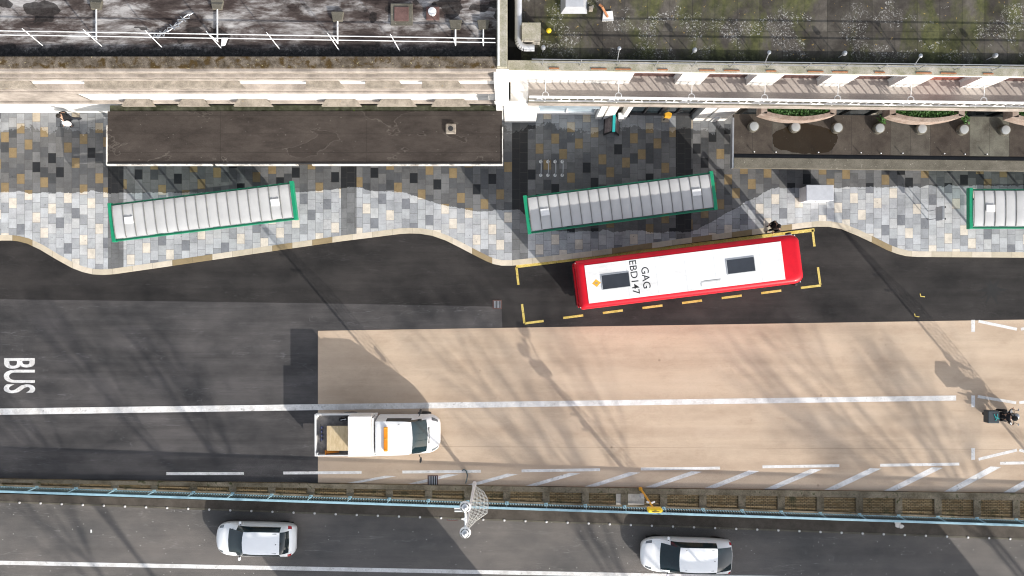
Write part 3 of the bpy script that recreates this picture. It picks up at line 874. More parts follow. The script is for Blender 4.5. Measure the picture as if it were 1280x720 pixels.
# things on the mossy roof
pts = [P(648, -400, 6.6), P(648, 55, 6.6)]
m = MB(); path = [(pts[0][0], pts[0][1], 6.55), (pts[1][0], pts[1][1] + .2, 6.55)]
ex, ey = P(650, 62, 6.55)
for k in range(7):
    a = math.pi / 2 * k / 6
    path.append((path[1][0] + .35 * (1 - math.cos(a)), path[1][1] - .35 * math.sin(a), 6.55))
path.append((X(668, 6.55), path[-1][1], 6.55))
tag(m.tube(path, .165, 14).build('duct_pipe', M['pipe'], None, smooth=True), 'thick pale grey pipe with an elbow lying on the mossy roof along the party wall', 'pipe')
hx, hy = P(664, 37.5, 7.1)
h = thing('tank_housing', 'square moss-topped concrete housing on the roof beside the elbowed pipe', 'roof housing', (hx, hy, DZ))
MB().box(-.40, .40, -.38, .38, 0, .62).build('wall', M['block_wall'], h); MB().box(-.42, .42, -.40, .40, .621, .72).build('lid', M['pale_mossy'], h, bevel=.02)
bx, by = P(686, 38, 6.35)
b = MB()._blob((bx, by, DZ + .13), (.12, .12, .13), 14, 9).build('ball', M['yellow'], None, smooth=True); tag(b, 'small yellow ball lying on the mossy roof beside the square housing', 'ball')
hx, hy = P(718, 6, 6.5)
h = thing('vent_housing', 'low grey sloped vent housing standing on the mossy roof', 'vent', (hx, hy, DZ))
MB().add([(-.6, -.3, 0), (.6, -.3, 0), (.6, .8, 0), (-.6, .8, 0), (-.4, -.12, .4), (.4, -.12, .4), (.4, .7, .4), (-.4, .7, .4)], [(0, 1, 5, 4), (1, 2, 6, 5), (2, 3, 7, 6), (3, 0, 4, 7), (4, 5, 6, 7)]).build('hood', M['pipe'], h)
MB().box(.66, .84, -.22, -.04, 0, .25).build('outlet', M['sill_stone'], h, bevel=.02)
hx, hy = P(760, 19, 6.4)
h = thing('soil_pipe', 'short rusty orange pipe set in a white collar on the mossy roof', 'pipe', (hx, hy, DZ))
MB().prism([(-.25, -.22), (.28, -.2), (.22, .26), (-.2, .22)], 0, .06).build('collar', M['render'], h, bevel=.02)
MB().rod((0, -.02, .05), (-.3, .3, .45), .055).rod((-.3, .3, .45), (-.42, .4, .45), .055).build('pipe', M['rust'], h, smooth=True)
k0 = k1 = None
for i, (px_, py_, post) in enumerate(((679, 60, 0), (774, 61, 1), (868, 63, 0), (961, 66, 1), (1055, 67, 0), (1150, 70, 1), (1243, 70, 0))):
    if post:
        if k1 is None:
            k1 = thing('floodlight', 'white round floodlight on a stalk behind the roof parapet', 'floodlight', (0, 0, 0), 0, 'stalked floodlights behind the parapet')
            MB().lathe([(.05, .9), (.08, .92), (.085, .98), (.03, 1.02)], n=14).build('lamp_head', M['grey_metal'], k1, smooth=True)
            MB().rod((0, -.36, .25), (0, 0, .95), .022).build('arm', M['grey_metal'], k1); o = k1
        else: o = copy_tree(k1)
        o.location = (*P(px_, py_, 7.1), DZ)
    else:
        if k0 is None:
            k0 = thing('bulkhead_lamp', 'white domed lamp close to the shaded roof gutter', 'lamp', (0, 0, 0), 0, 'white domed lamps in the roof gutter')
            MB().lathe([(.11, .0), (.11, .06), (.08, .14), (.02, .17)], n=14).build('dome', M['grey_metal'], k0, smooth=True)
            MB().lathe([(.02, -.62), (.02, 0)], n=8).build('stem', M['grey_metal'], k0); o = k0
        else: o = copy_tree(k0)
        o.location = (*P(px_, py_, 6.8), DZ + .62)

# ================================================================== CANOPIES IN FRONT
ca = thing('canopy', 'long flat brown felt canopy with thin white edges over the slabs', 'canopy', (-10.3, 7.5, .12))
x0, x1, y0, y1 = X(134.5, 2.5), X(627.5, 2.5), Y(205, 2.5), Y(139, 2.5)
MB().box(x0, x1, y0, y1, 2.3, 2.5).build('roof_deck', M['felt'], ca, True)
m = MB(); m.box(x0 - .05, x0 - .002, y0 - .05, y1 - .7, 2.28, 2.56); m.box(x0 - .05, x0 + 5.2, y0 - .07, y0 - .004, 2.28, 2.55); m.box(x0 + 5.4, x0 + 9.5, y0 - .07, y0 - .004, 2.28, 2.545); m.box(x1 - 9.5, x1 + .05, y0 - .07, y0 - .004, 2.28, 2.55); m.box(x1 + .002, x1 + .05, y0 - .002, y1 - .8, 2.28, 2.56)
m.build('edge_trim', mottled('chipped_white_trim', (.22, .20, .18), (.68, .66, .63), 1.3, .7, lo=.36, hi=.52), ca, True)
MB().box(x0, x1, y0 + .01, y0 + .06, 2.502, 2.54).build('gutter', M['dark_metal'], ca, True)
MB().box(x0 + .1, x1, y1 + .002, y1 + .30, 2.3, 2.47).build('moss_strip', mottled('moss_strip', (.025, .028, .012), (.085, .085, .06), 3, .9, speck=(6, (.08, .13, .02), .64, .7)), ca, True)
MB().box(x0 + .2, x1 - .2, y0 + .12, y1 - .2, 2.2, 2.298).build('soffit', M['block_wall'], ca, True)
for i in range(9):
    x = x0 + .5 + (x1 - x0 - 1.) * i / 8
    MB().box(x - .06, x + .06, y0 + .7, y0 + .82, .12, 2.198).build('column', M['dark_metal'], ca, True)
MB().box(x0 + .6, x1 - .6, y1 - .9, y1 - .8, .12, 2.198).build('back_wall', M['glass'], ca, True)
vt = thing('canopy_vent', 'single small square vent with rounded corners near the end of the brown felt canopy', 'vent', (*P(563.5, 161, 2.6), 2.5))
ring = [(.24, -.24), (.24, .24), (-.24, .24), (-.24, -.24)]
MB().box(-.26, .26, -.26, .26, 0, .17).build('curb', M['sill_stone'], vt, bevel=.07, seg=3)
MB().lathe([(.13, .171), (.13, .19)], n=16).build('grille', M['dark_metal'], vt)

cb = thing('canopy', 'grey concrete canopy with wide gritty ledge and round roof lights outside the shop front', 'canopy', (11.1, 7.4, .12), R(-.62))
w_ = 34.
yl = Y(212, 2.5) - 7.4 + .08; yt = 8.72 - 7.4
MB().box(0, w_, yl, yl + .52, 2.15, 2.42).build('ledge', M['ledge_conc'], cb, bevel=.015)
MB().box(0, w_, yl + .522, yl + .74, 2.05, 2.18).build('gutter', M['dark_metal'], cb)
MB().box(0, w_, yl + .742, yt, 2.1, 2.32).build('roof_deck', M['canopy_conc'], cb)
MB().box(-.08, -.002, yl, yt - .2, 2.05, 2.40).build('edge_trim', M['grey_metal'], cb)
for i in range(8):
    MB().lathe([(.14, 0), (.14, 1.96)], (1. + 4.5 * i, yl + 1.2, .0), 14).build('column', M['block_wall'], cb, smooth=True)
# patched damp bays
for i, (a, b) in enumerate(((0.0, 1.25), (1.25, 2.6))): pass
k0 = None
for i, px_ in enumerate((943, 995, 1048, 1100.5, 1153.5, 1206, 1258)):
    if k0 is None:
        k0 = thing('roof_light', 'round grey roof light drum on the concrete canopy, one of an even row', 'roof light', (0, 0, 0), 0, 'round roof lights on the concrete canopy')
        MB().lathe([(.27, 0), (.27, .36), (.235, .38)], n=24).build('drum', M['ledge_conc'], k0, smooth=True)
        MB().lathe([(.225, .381), (.21, .42), (.1, .44)], n=24).build('dome', plain('cloudy_dome', (.33, .34, .34), .4), k0, smooth=True); o = k0
    else: o = copy_tree(k0)
    o.location = (*P(px_, 157.5 + i * .75, 2.75), 2.32); o.rotation_euler = (0, 0, i * .7)
k0 = None
for i, (px_, hh) in enumerate(((942, 1), (969, 1), (1022, 1), (1075, 1), (1101, .6), (1127, 1), (1179, 1), (1206, .6), (1232, 1), (1282, 1))):
    m = MB().rod((0, 0, 0), (0, 0, .3), .018)
    if k0 is None:
        k0 = m.build('edge_spigot', M['dark_metal']); o = k0
        tag(o, 'thin short metal spigot standing beside the canopy gutter', 'spigot', 'spigots along the canopy gutter')
        MB()._blob((0, 0, .31), (.035, .035, .03), 8, 5).build('tip', M['white_metal'], o)
    else: o = copy_tree(k0)
    o.location = (*P(px_, 190.3 + i * .35, 2.5), 2.32); o.scale = (1, 1, 1 if hh == 1 else .7)

# leafy planters against the facade
def leaves(n, fn, size, rng):
    m = MB()
    for _ in range(n):
        c = Vector(fn(rng)); s_ = size * rng.uniform(.6, 1.3)
        q = Matrix.Rotation(rng.uniform(0, 6.28), 3, 'Z') @ Matrix.Rotation(rng.uniform(-1., 1.), 3, 'X')
        m.add([c + q @ Vector((-s_ * .3, 0, 0)), c + q @ Vector((0, -s_ * .6, 0.01)), c + q @ Vector((s_ * .3, 0, 0)), c + q @ Vector((0, s_ * .7, 0))], [(0, 1, 2, 3)])
    return m
def planter(pxc, pyc, wpx, label):
    z = 3.3
    cx_, cy_ = P(pxc, pyc, z)
    o = thing('planter', label, 'planter', (cx_, cy_, 2.6), R(-.7), 'bowed brick planters below the terrace')
    W_ = wpx * (H - z) / F / 2; D = .22
    def arc(w, d, yb_): return [(w * (-1 + 2 * i / 16), yb_ - d * (1 - (-1 + 2 * i / 16) ** 2)) for i in range(17)]
    a, b = arc(W_, .32, 0.), arc(W_ - .30, .22, .10)
    m = MB(); n_ = 17
    vs = [(x, y, 0) for x, y in a] + [(x, y, .75) for x, y in a] + [(x, y, .75) for x, y in b] + [(x, y, .3) for x, y in b]
    m.add(vs, [(q * n_ + i, q * n_ + i + 1, (q + 1) * n_ + i + 1, (q + 1) * n_ + i) for q in range(3) for i in range(16)])
    m.box(-W_, -W_ + .3, .0, .42, 0, .75); m.box(W_ - .3, W_, .0, .42, 0, .75)
    m.build('rim', M['brick_red'], o, recalc=True)
    MB().prism([(x, y) for x, y in b] + [(W_ - .3, .42), (-W_ + .3, .42)], .0, .35).build('soil', M['soil'], o)
    rg = random.Random(int(pxc))
    def f(r):
        x = r.uniform(-W_ + .34, W_ - .34); lo = .12 - .22 * (1 - (x / W_) ** 2)
        return (x, r.uniform(lo, .40), .45 + .28 * r.random())
    leaves(1500, f, .085, rg).build('foliage', M['leaf'], o, recalc=False)
    return o
planter(998, 142.6, 94, 'bowed brick planter of green plants nearest the party wall')
planter(1158.5, 144.6, 94, 'middle bowed brick planter of green plants below the terrace')
planter(1312, 147, 94, 'bowed brick planter cut by the picture edge below the terrace')
for px_, py_, lb in ((1101, 149, 'small bright green weed behind the third round roof light'), (1206.5, 148, 'small bright green weed sprouting beside the middle brick planter')):
    rg = random.Random(int(px_))
    w = leaves(70, lambda r: (r.gauss(0, .09), r.gauss(0, .12), .02 + .3 * r.random()), .13, rg).build('weed', M['leaf'], None, recalc=False)
    w.location = (*P(px_, py_, 2.5), 2.32); tag(w, lb, 'plant')

# ================================================================== BUS SHELTERS AND STREET FURNITURE
def shelter(cx_, cy_, rz, Lr, Wr, label, hatches, nb=17, flip=False):
    o = thing('bus_shelter', label, 'bus shelter', (cx_, cy_, .12), R(rz), 'green bus shelters with ribbed opal roofs')
    zt = 2.5
    a, b = -Lr / 2, Lr / 2
    m = MB()
    m.box(a, b, -Wr / 2 - .05, -Wr / 2 + .02, zt - .18, zt); m.box(a, b, Wr / 2 - .02, Wr / 2 + .05, zt - .18, zt)
    m.build('roof_frame', M['green_dark'], o)
    for s_ in (a, b):
        MB().box(s_ - .10, s_ + .08, -Wr / 2 - .10, Wr / 2 + .10, zt - .22, zt + .06).build('end_beam', M['green'], o, bevel=.015)
    MB().box(a + .10, b - .10, -Wr / 2 - .052 - .03, -Wr / 2 - .052, zt - .16, zt - .02).build('front_fascia', M['green'], o)
    # shallow-vaulted opal panels between ribs: one mesh
    n = 12
    m = MB()
    for i in range(nb):
        xa_ = a + .12 + (Lr - .24) * i / nb + .02; xb_ = a + .12 + (Lr - .24) * (i + 1) / nb - .02
        vs = []
        for x in (xa_, (xa_ + xb_) / 2, xb_):
            for j in range(n + 1):
                t = -1 + 2 * j / n
                vs.append((x, t * (Wr / 2 - .05), zt + .02 + .06 * (1 - abs(t) ** 5) + (.025 if x not in (xa_, xb_) else 0)))
        m.add(vs, [(k * (n + 1) + j, (k + 1) * (n + 1) + j, (k + 1) * (n + 1) + j + 1, k * (n + 1) + j + 1) for k in range(2) for j in range(n)])
    m.build('roof_panels', M['opal'], o, smooth=True)
    for i in range(nb + 1):
        x = a + .12 + (Lr - .24) * i / nb
        MB().tube([(x, t * (Wr / 2 - .04), zt + .04 + .06 * (1 - abs(t) ** 5)) for t in (-1, -.92, -.8, -.5, 0, .5, .8, .92, 1)], .021, 5).build('roof_rib', M['dark_rib'], o)
    for h in hatches:
        x = a + .12 + (Lr - .24) * (h + .5) / nb
        MB().box(x - .22, x + .22, -.17, .17, zt + .11, zt + .155).build('roof_hatch', M['white_metal'], o, bevel=.01)
    for i in range(5):
        x = a + 1.5 + (Lr - 3.) * i / 4
        MB().box(x - .04, x + .04, Wr / 2 - .25, Wr / 2 - .17, 0, zt - .02).build('post', M['green_dark'], o)
        if i < 4:
            x2 = a + 1.5 + (Lr - 3.) * (i + 1) / 4
            MB().box(x + .05, x2 - .05, Wr / 2 - .225, Wr / 2 - .21, .25, 2.15).build('back_pane', M['clear'], o)
            MB().box(x + .041, x2 - .041, Wr / 2 - .235, Wr / 2 - .195, 2.16, 2.24).build('back_rail', M['green_dark'], o)
    for s_, q in ((a + 1.4, -1), (b - 1.4, 1)):
        MB().box(s_ - .02, s_ + .02, -Wr / 2 + .3, Wr / 2 - .26, .2, 2.1).build('end_pane', M['clear'] if (q < 0) != flip else M['green_dark'], o)
        MB().box(s_ - .04, s_ + .04, -Wr / 2 + .22, -Wr / 2 + .3, 0, zt - .02).build('post', M['green_dark'], o)
    b_ = MB().box(a + 2.6, b - 2.6, Wr / 2 - .62, Wr / 2 - .36, .48, .54)
    for q in (-1.8, 0, 1.8): b_.box(q - .03, q + .03, Wr / 2 - .52, Wr / 2 - .46, 0, .479)
    b_.build('bench', M['grey_metal'], o)
    return o


def quad(tl, tr, br_, bl_, z):
    pts = [Vector(P(*q, z)) for q in (tl, tr, br_, bl_)]
    c = sum(pts, Vector((0, 0))) / 4
    d = ((pts[1] - pts[0]) + (pts[2] - pts[3])) / 2
    w = ((pts[0] - pts[3]) + (pts[1] - pts[2])) / 2
    return c.x, c.y, math.degrees(math.atan2(d.y, d.x)), d.length, w.length


c = quad((135, 255), (366.5, 226.5), (373, 274), (140, 302), 2.62)
shelter(c[0], c[1], c[2], c[3] - .2, c[4] - .15, 'green framed bus shelter below the brown felt canopy, white ribbed roof', (1, 15))
c = quad((653, 245.5), (891.5, 214), (897.5, 261.5), (660.5, 292), 2.62)
shelter(c[0], c[1], c[2], c[3] - .2, c[4] - .15, 'green framed bus shelter beside the parked red bus, white ribbed roof', (1, 16), 18, True)
x_, y_ = P(1213.5, 260.5, 2.62)
shelter(x_ + 4.6, y_, 0, 9.2, 1.85, 'green framed bus shelter cut off by the picture edge, next to the timetable stand', (1, 15))

x_, y_ = P(1025, 241, 1.3)
o = thing('utility_cabinet', 'white lidded utility cabinet standing alone on the pale slabs', 'cabinet', (x_, y_, .12))
MB().box(-.66, .66, -.37, .37, 0, 1.1).build('body', M['white_metal'], o, bevel=.02)
MB().box(-.71, .71, -.42, .42, 1.102, 1.19).build('lid', plain('cool_white', (.46, .475, .51), .4), o, bevel=.03)
for s_ in (-.33, .33): MB().box(s_ - .3, s_ + .3, -.392, -.372, .1, 1.0).build('door', M['white_metal'], o)
MB().box(-.03, .03, -.41, -.393, .5, .62).build('handle', M['dark_metal'], o)

x_, y_ = P(1160, 269.5, .12)
o = thing('timetable_stand', 'grey timetable case on two thin legs standing on the slabs by the shelter', 'sign', (x_, y_, .12))
for s_ in (-.23, .23): MB().rod((0, s_, 0), (0, s_, 1.35), .022).build('leg', M['grey_metal'], o)
MB().box(-.06, .07, -.36, .36, .85, 1.5).build('case', M['grey_metal'], o, bevel=.02)
MB().box(.071, .085, -.31, .31, .9, 1.44).build('panel', M['dark_metal'], o)
for s_ in (-.3, .3): MB().box(.072, .12, s_ - .05, s_ + .05, 1.445, 1.5).build('latch', M['black'], o)

x_, y_ = P(765.5, 157, .5)
o = thing('pavement_sign', 'folding black framed pavement sign with teal ridge outside the shop', 'sign', (x_, y_, .12), R(-2))
for s_ in (-1, 1):
    def leg(m): return m.mapped(lambda v: Vector((s_ * (.05 + (1.0 - v.z) * .35) + v.x, v.y, v.z)))
    f = leg(MB().box(-.02, .02, -.46, -.38, 0, 1.0).box(-.02, .02, .38, .46, 0, 1.0).box(-.02, .02, -.379, .379, 0, .1).box(-.02, .02, -.379, .379, .9, 1.0)).build('frame', M['black'], o)
    leg(MB().box(-.012, .012, -.378, .378, .101, .899)).build('board', mottled('faded_board', (.10, .08, .08), (.24, .20, .20), 4, .6), f)
MB().box(-.07, .07, -.46, .46, 1.002, 1.06).build('ridge', M['teal'], o)

x_, y_ = P(835.5, 142, 1.4)
o = thing('hanging_sign', 'yellow bracket sign standing off the dark shop front', 'sign', (x_, y_ - .05, .12))
MB().prism([(-.16, -.10), (.15, -.13), (.2, .08), (.02, .17), (-.18, .10)], .9, 1.25).build('board', M['ochre'], o, bevel=.02)
MB().rod((0, 0, 0), (0, 0, .9), .03).rod((.25, .05, 1.2), (.75, .2, 1.25), .025).build('post', M['dark_metal'], o)
for i, px_ in enumerate((776, 896)):
    x_, y_ = P(px_, 145, .95)
    o = thing('bollard', ('square white bollard beside the folding pavement sign', 'square white bollard at the corner of the concrete canopy')[i], 'bollard', (x_, y_, .12))
    MB().box(-.13, .13, -.13, .13, 0, .9).build('post', M['white_metal'], o); MB().box(-.15, .15, -.15, .15, .902, .98).build('cap', M['white_metal'], o, bevel=.02)

k0 = None
for px_ in (690, 699, 708, 717):
    if k0 is None:
        k0 = thing('cycle_stand', 'thin steel hoop cycle stand in the row of four on the dark slabs', 'cycle stand', (0, 0, 0), 0, 'row of four cycle stands')
        pt = [(0, -.36, 0), (0, -.36, .62)] + [(0, -.36 * math.cos(a), .62 + .16 * math.sin(a)) for a in [math.pi * q / 8 for q in range(1, 8)]] + [(0, .36, .62), (0, .36, 0)]
        MB().tube(pt, .024, 7).build('hoop', M['grey_metal'], k0)
        for s_ in (-.36, .36): MB().lathe([(.09, 0), (.09, .015)], (0, s_, 0), 10).build('foot_plate', M['white_metal'], k0)
        o = k0
    else: o = copy_tree(k0)
    o.location = (*P(px_ - 14, 210, .3), .12)

for i, (px_, py_, zz, lb) in enumerate(((541, 600.5, .014, 'square rusty drain grate at the foot of the brick wall'), (565.5, 644.5, -.994, 'square brown drain grate in the lower road near the lamp column'), (621.5, 380.5, .010, 'small drain grate at the edge of the dark bus bay'))):
    w = .28 if i < 2 else .24
    o = thing('drain_grate', lb, 'drain', (*P(px_, py_, zz), zz))
    MB().box(-w, w, -w, -w + .05, 0, .012).box(-w, w, w - .05, w, 0, .012).box(-w, -w + .05, -w + .051, w - .051, 0, .012).box(w - .05, w, -w + .051, w - .051, 0, .012).build('frame', M['brown_blind'], o)
    m = MB()
    for k in range(5): m.box(-w + .09 + k * (2 * w - .18) / 4 - .018, -w + .09 + k * (2 * w - .18) / 4 + .018, -w + .052, w - .052, .001, .01)
    m.build('bars', M['grey_metal'], o)
    MB().sheet([(-w + .05, -w + .05), (w - .05, -w + .05), (w - .05, w - .05), (-w + .05, w - .05)], .0005).build('pit', M['black'], o)
rg = random.Random(3)
m = MB()
for k in range(9):
    cc = (rg.gauss(0, .10), rg.gauss(0, .1)); m.prism([(cc[0] + .13 * math.cos(a) * rg.uniform(.6, 1.2), cc[1] + .12 * math.sin(a) * rg.uniform(.6, 1.2)) for a in [q * 1.05 for q in range(6)]], .0, .03 + .012 * k)
o = m.build('litter', M['cover']); o.location = (*P(1124, 654, -.85), -.9); tag(o, 'crumpled pale paper litter lying on the footway by the lower road', 'litter')
pt = [(*P(549 + 29 + x, y, .05), z) for x, y, z in ((0, 588, .05), (2, 586, .2), (5, 587, .3), (6.5, 592, .3), (6, 597, .2), (5, 601, .1), (4, 604, .05))]  # path of a thin dark hooked tube beside the lamp column
tag(MB().tube(pt, .03, 6).build('hook', M['rail_dark']), 'short dark curved hose end lying at the wall foot beside the lamp column', 'hook')


# ---------------------------------------------------------------- lamp columns
def lamp(base_, label, lean=.10):
    o = thing('street_lamp', label, 'street lamp', base_, 0)
    hh = 8.45
    MB().lathe([(.11, 0), (.11, .5), (.075, .7), (.06, 4.), (.05, hh)], n=14).build('column', M['white_metal'], o, smooth=True)
    MB().rod((0, -.05, hh - .1), (0, 1.12, hh - .1), .035).rod((0, 1.1, hh - .1), (.0, .1, hh - .9), .025).rod((-.02, .5, hh - .25), (-.02, .55, hh), .07).build('arm', M['white_metal'], o)
    for y in (-.02, 1.07):
        hd = MB().lathe([(.05, hh + .12), (.16, hh + .08), (.235, hh - .02), (.24, hh - .10), (.14, hh - .2)], (0, y, 0), 22).build('lantern', M['white_metal'], o, smooth=True)
        MB().lathe([(.10, hh + .121), (.06, hh + .15), (.02, hh + .18)], (.01, y, 0), 14).build('photocell', M['grey_metal'], hd, smooth=True)
        rg_ = [(.175 * math.cos(a), y + .175 * math.sin(a), hh + .085) for a in [2 * math.pi * q / 24 for q in range(25)] if abs(math.sin(2 * a)) > .4]
        mm = MB()
        for p in rg_: mm._blob(p, (.025, .025, .012), 5, 4)
        mm.build('ring_trim', M['dark_metal'], hd)
    for z, l_ in ((5.9, .55), (6.35, .5)): MB().rod((-.1, .3, z), (-.1 - l_, .3, z), .035).build('sign_arm', M['white_metal'], o)
    # decorative wire lattice hung on the column
    out = [(.08, .6), (.55, 1.8), (.80, 3.2), (.86, 4.4), (.84, 5.6), (.42, 6.7), (.08, 8.0)]
    mm = MB(); ry = random.Random(5)
    def wmax(z):
        for (a0, z0_), (a1, z1_) in zip(out[:-1], out[1:]):
            if z0_ <= z <= z1_: return a0 + (a1 - a0) * (z - z0_) / (z1_ - z0_)
        return 0
    mm.tube([(a, 0, z) for a, z in out], .015, 5)
    k = 30
    for i in range(k):
        z = .7 + 7.2 * i / k
        w0 = wmax(z)
        z2 = min(7.95, z + .55); w1 = wmax(z2)
        mm.rod((.06, .02, z), (w1, .02, z2), .008, n=4, cap=False)
        mm.rod((.06, -.02, z2), (w0, -.02, z), .008, n=4, cap=False)
    for f in (.25, .5, .75):
        mm.tube([(a * f + .03, 0, z) for a, z in out], .011, 4)
    mm.build('wire_lattice', plain('weathered_wire', (.52, .52, .50), .5), o)
    return o


lp = lamp((-1.98, -10.33, .17), 'tall white twin lantern lamp column with wire lattice on the wall')
lp2 = copy_tree(lp); lp2.location = (11.75, -16.7, -1.0); lp2['label'] = 'white lamp column beyond the picture edge across the lower road'
lp3 = copy_tree(lp); lp3.location = (29.6, -11.4, .17); lp3['label'] = 'white lamp column on the wall past the motorcycle, outside the picture'

x_, y_ = 6.93, -10.78
o = thing('warning_beacon', 'orange post carrying a yellow rounded box on the wall beside the railing', 'beacon', (x_, y_, .13))
MB().rod((-.12, .14, 0), (-.02, .03, 3.2), .06, .05, 12).build('post', M['ochre'], o, smooth=True)
MB().lathe([(.10, 0), (.10, .1), (.07, .16)], (-.12, .14, 0), 14).build('base', M['ochre'], o, smooth=True)
MB().box(-.36, .36, -.11, .11, 3.25, 3.7).build('box', M['yellow'], o, bevel=.09, seg=4)
MB().box(-.16, .2, -.05, -.02, 3.701, 3.706).box(-.05, .06, .02, .05, 3.701, 3.706).build('slots', M['dark_metal'], o)
for s_ in (-.2, .2): MB().rod((s_, .1, 2.4), (0, .05, 2.5), .045).build('bracket', M['white_metal'], o)
MB().lathe([(.10, 1.6), (.12, 1.75), (.05, 1.85)], (-.34, .22, 0), 12).build('lens', M['grey_metal'], o, smooth=True)


# ================================================================== VEHICLES
def smooth_interp(keys, k):
    out = []
    n = len(keys)
    for i in range(n - 1):
        p0, p1, p2, p3 = keys[max(0, i - 1)], keys[i], keys[i + 1], keys[min(n - 1, i + 2)]
        for s_ in range(k):
            t = s_ / k
            r = []
            for a, b, c_, d in zip(p0, p1, p2, p3):
                m1 = (c_ - a) / 2; m2 = (d - b) / 2
                if (b - a) * (c_ - b) <= 0: m1 = 0
                if (c_ - b) * (d - c_) <= 0: m2 = 0
                lim = 3 * abs(c_ - b); m1 = max(-lim, min(lim, m1)); m2 = max(-lim, min(lim, m2))
                h00 = 2 * t ** 3 - 3 * t * t + 1; h10 = t ** 3 - 2 * t * t + t; h01 = -2 * t ** 3 + 3 * t * t; h11 = t ** 3 - t * t
                r.append(h00 * b + h10 * m1 + h01 * c_ + h11 * m2)
            out.append(tuple(r))
    out.append(keys[-1])
    return out


def loft(keys, k, parent, body_mat, patches, bow=None):
    """keys: (x, halfwidth, zbottom, zshoulder, roof halfwidth, zedge, zcentre), front to back.
    patches: name, material, key range, strip set -> own mesh; everything else is the body"""
    st = smooth_interp(keys, k)
    rows = []
    for si, (x, w, zb, zs, wr, ze, zc) in enumerate(st):
        q_ = min(si / k, len(keys) - 1.001); i0 = int(q_)
        bw = 0 if bow is None else bow[i0] + (bow[i0 + 1] - bow[i0]) * (q_ - i0)
        h = [(w * .90, zb), (w * .985, zb + .35 * (zs - zb)), (w, zb + .75 * (zs - zb)), (w * .965, zs)]
        for t in (.34, .67):
            h.append((w * .965 + (wr - w * .965) * (t ** 1.25), zs + (ze - zs) * (t ** .9)))
        h.append((wr, ze)); h.append((wr * .88, ze + (zc - ze) * .5)); h.append((wr * .5, ze + (zc - ze) * .86))
        row = [(x, -a, z) for a, z in h] + [(x, 0, zc)] + [(x, a, z) for a, z in reversed(h)]
        row = [(px + bw * (1 - (py / w) ** 2), py, pz) for px, py, pz in row]
        rows.append(row)
    nc = len(rows[0]); V = [p for r_ in rows for p in r_]
    nh = 9
    groups = {}
    for i in range(len(rows) - 1):
        kk = i / k
        for j in range(nc - 1):
            jj = j if j < nh else nc - 2 - j
            side = -1 if j < nh else 1
            key = 'body'
            for q, (nm, mt, a, b, js, sd) in enumerate(patches):
                if a <= kk < b - 1e-6 and jj in js and (sd == 0 or sd == side): key = q; break
            groups.setdefault(key, []).append((i * nc + j, (i + 1) * nc + j, (i + 1) * nc + j + 1, i * nc + j + 1))
    groups['body'] += [tuple(range(nc)), tuple(range((len(rows) - 1) * nc, len(rows) * nc))[::-1]]
    for key, fs in groups.items():
        used = sorted({q for f in fs for q in f}); mp = {q: n_ for n_, q in enumerate(used)}
        m = MB().add([V[q] for q in used], [tuple(mp[q] for q in f) for f in fs])
        nm, mt = ('body', body_mat) if key == 'body' else patches[key][:2]
        ob = m.build(nm, mt, parent, smooth=True, recalc=False)
        bm = bmesh.new(); bm.from_mesh(ob.data); bmesh.ops.recalc_face_normals(bm, faces=bm.faces[:])
        # outward = up for upper faces
        up_ = sum(f.normal.z * f.calc_area() for f in bm.faces)
        if key != 'body' and up_ < 0: bmesh.ops.reverse_faces(bm, faces=bm.faces[:])
        bm.to_mesh(ob.data); bm.free()


def wheel(parent, x, y, r, w=.2):
    t = MB().lathe([(r * .6, -w / 2), (r * .95, -w / 2), (r, -w / 2 + .03), (r, w / 2 - .03), (r * .95, w / 2), (r * .6, w / 2)], (0, 0, 0), 24, axis='y').build('wheel', M['black'], parent, smooth=True)
    t.location = (x, y, r)
    MB().lathe([(r * .62, -w / 2 + .02), (r * .62, w / 2 - .02)], (0, 0, 0), 16, axis='y').build('rim', M['grey_metal'], t, smooth=True)


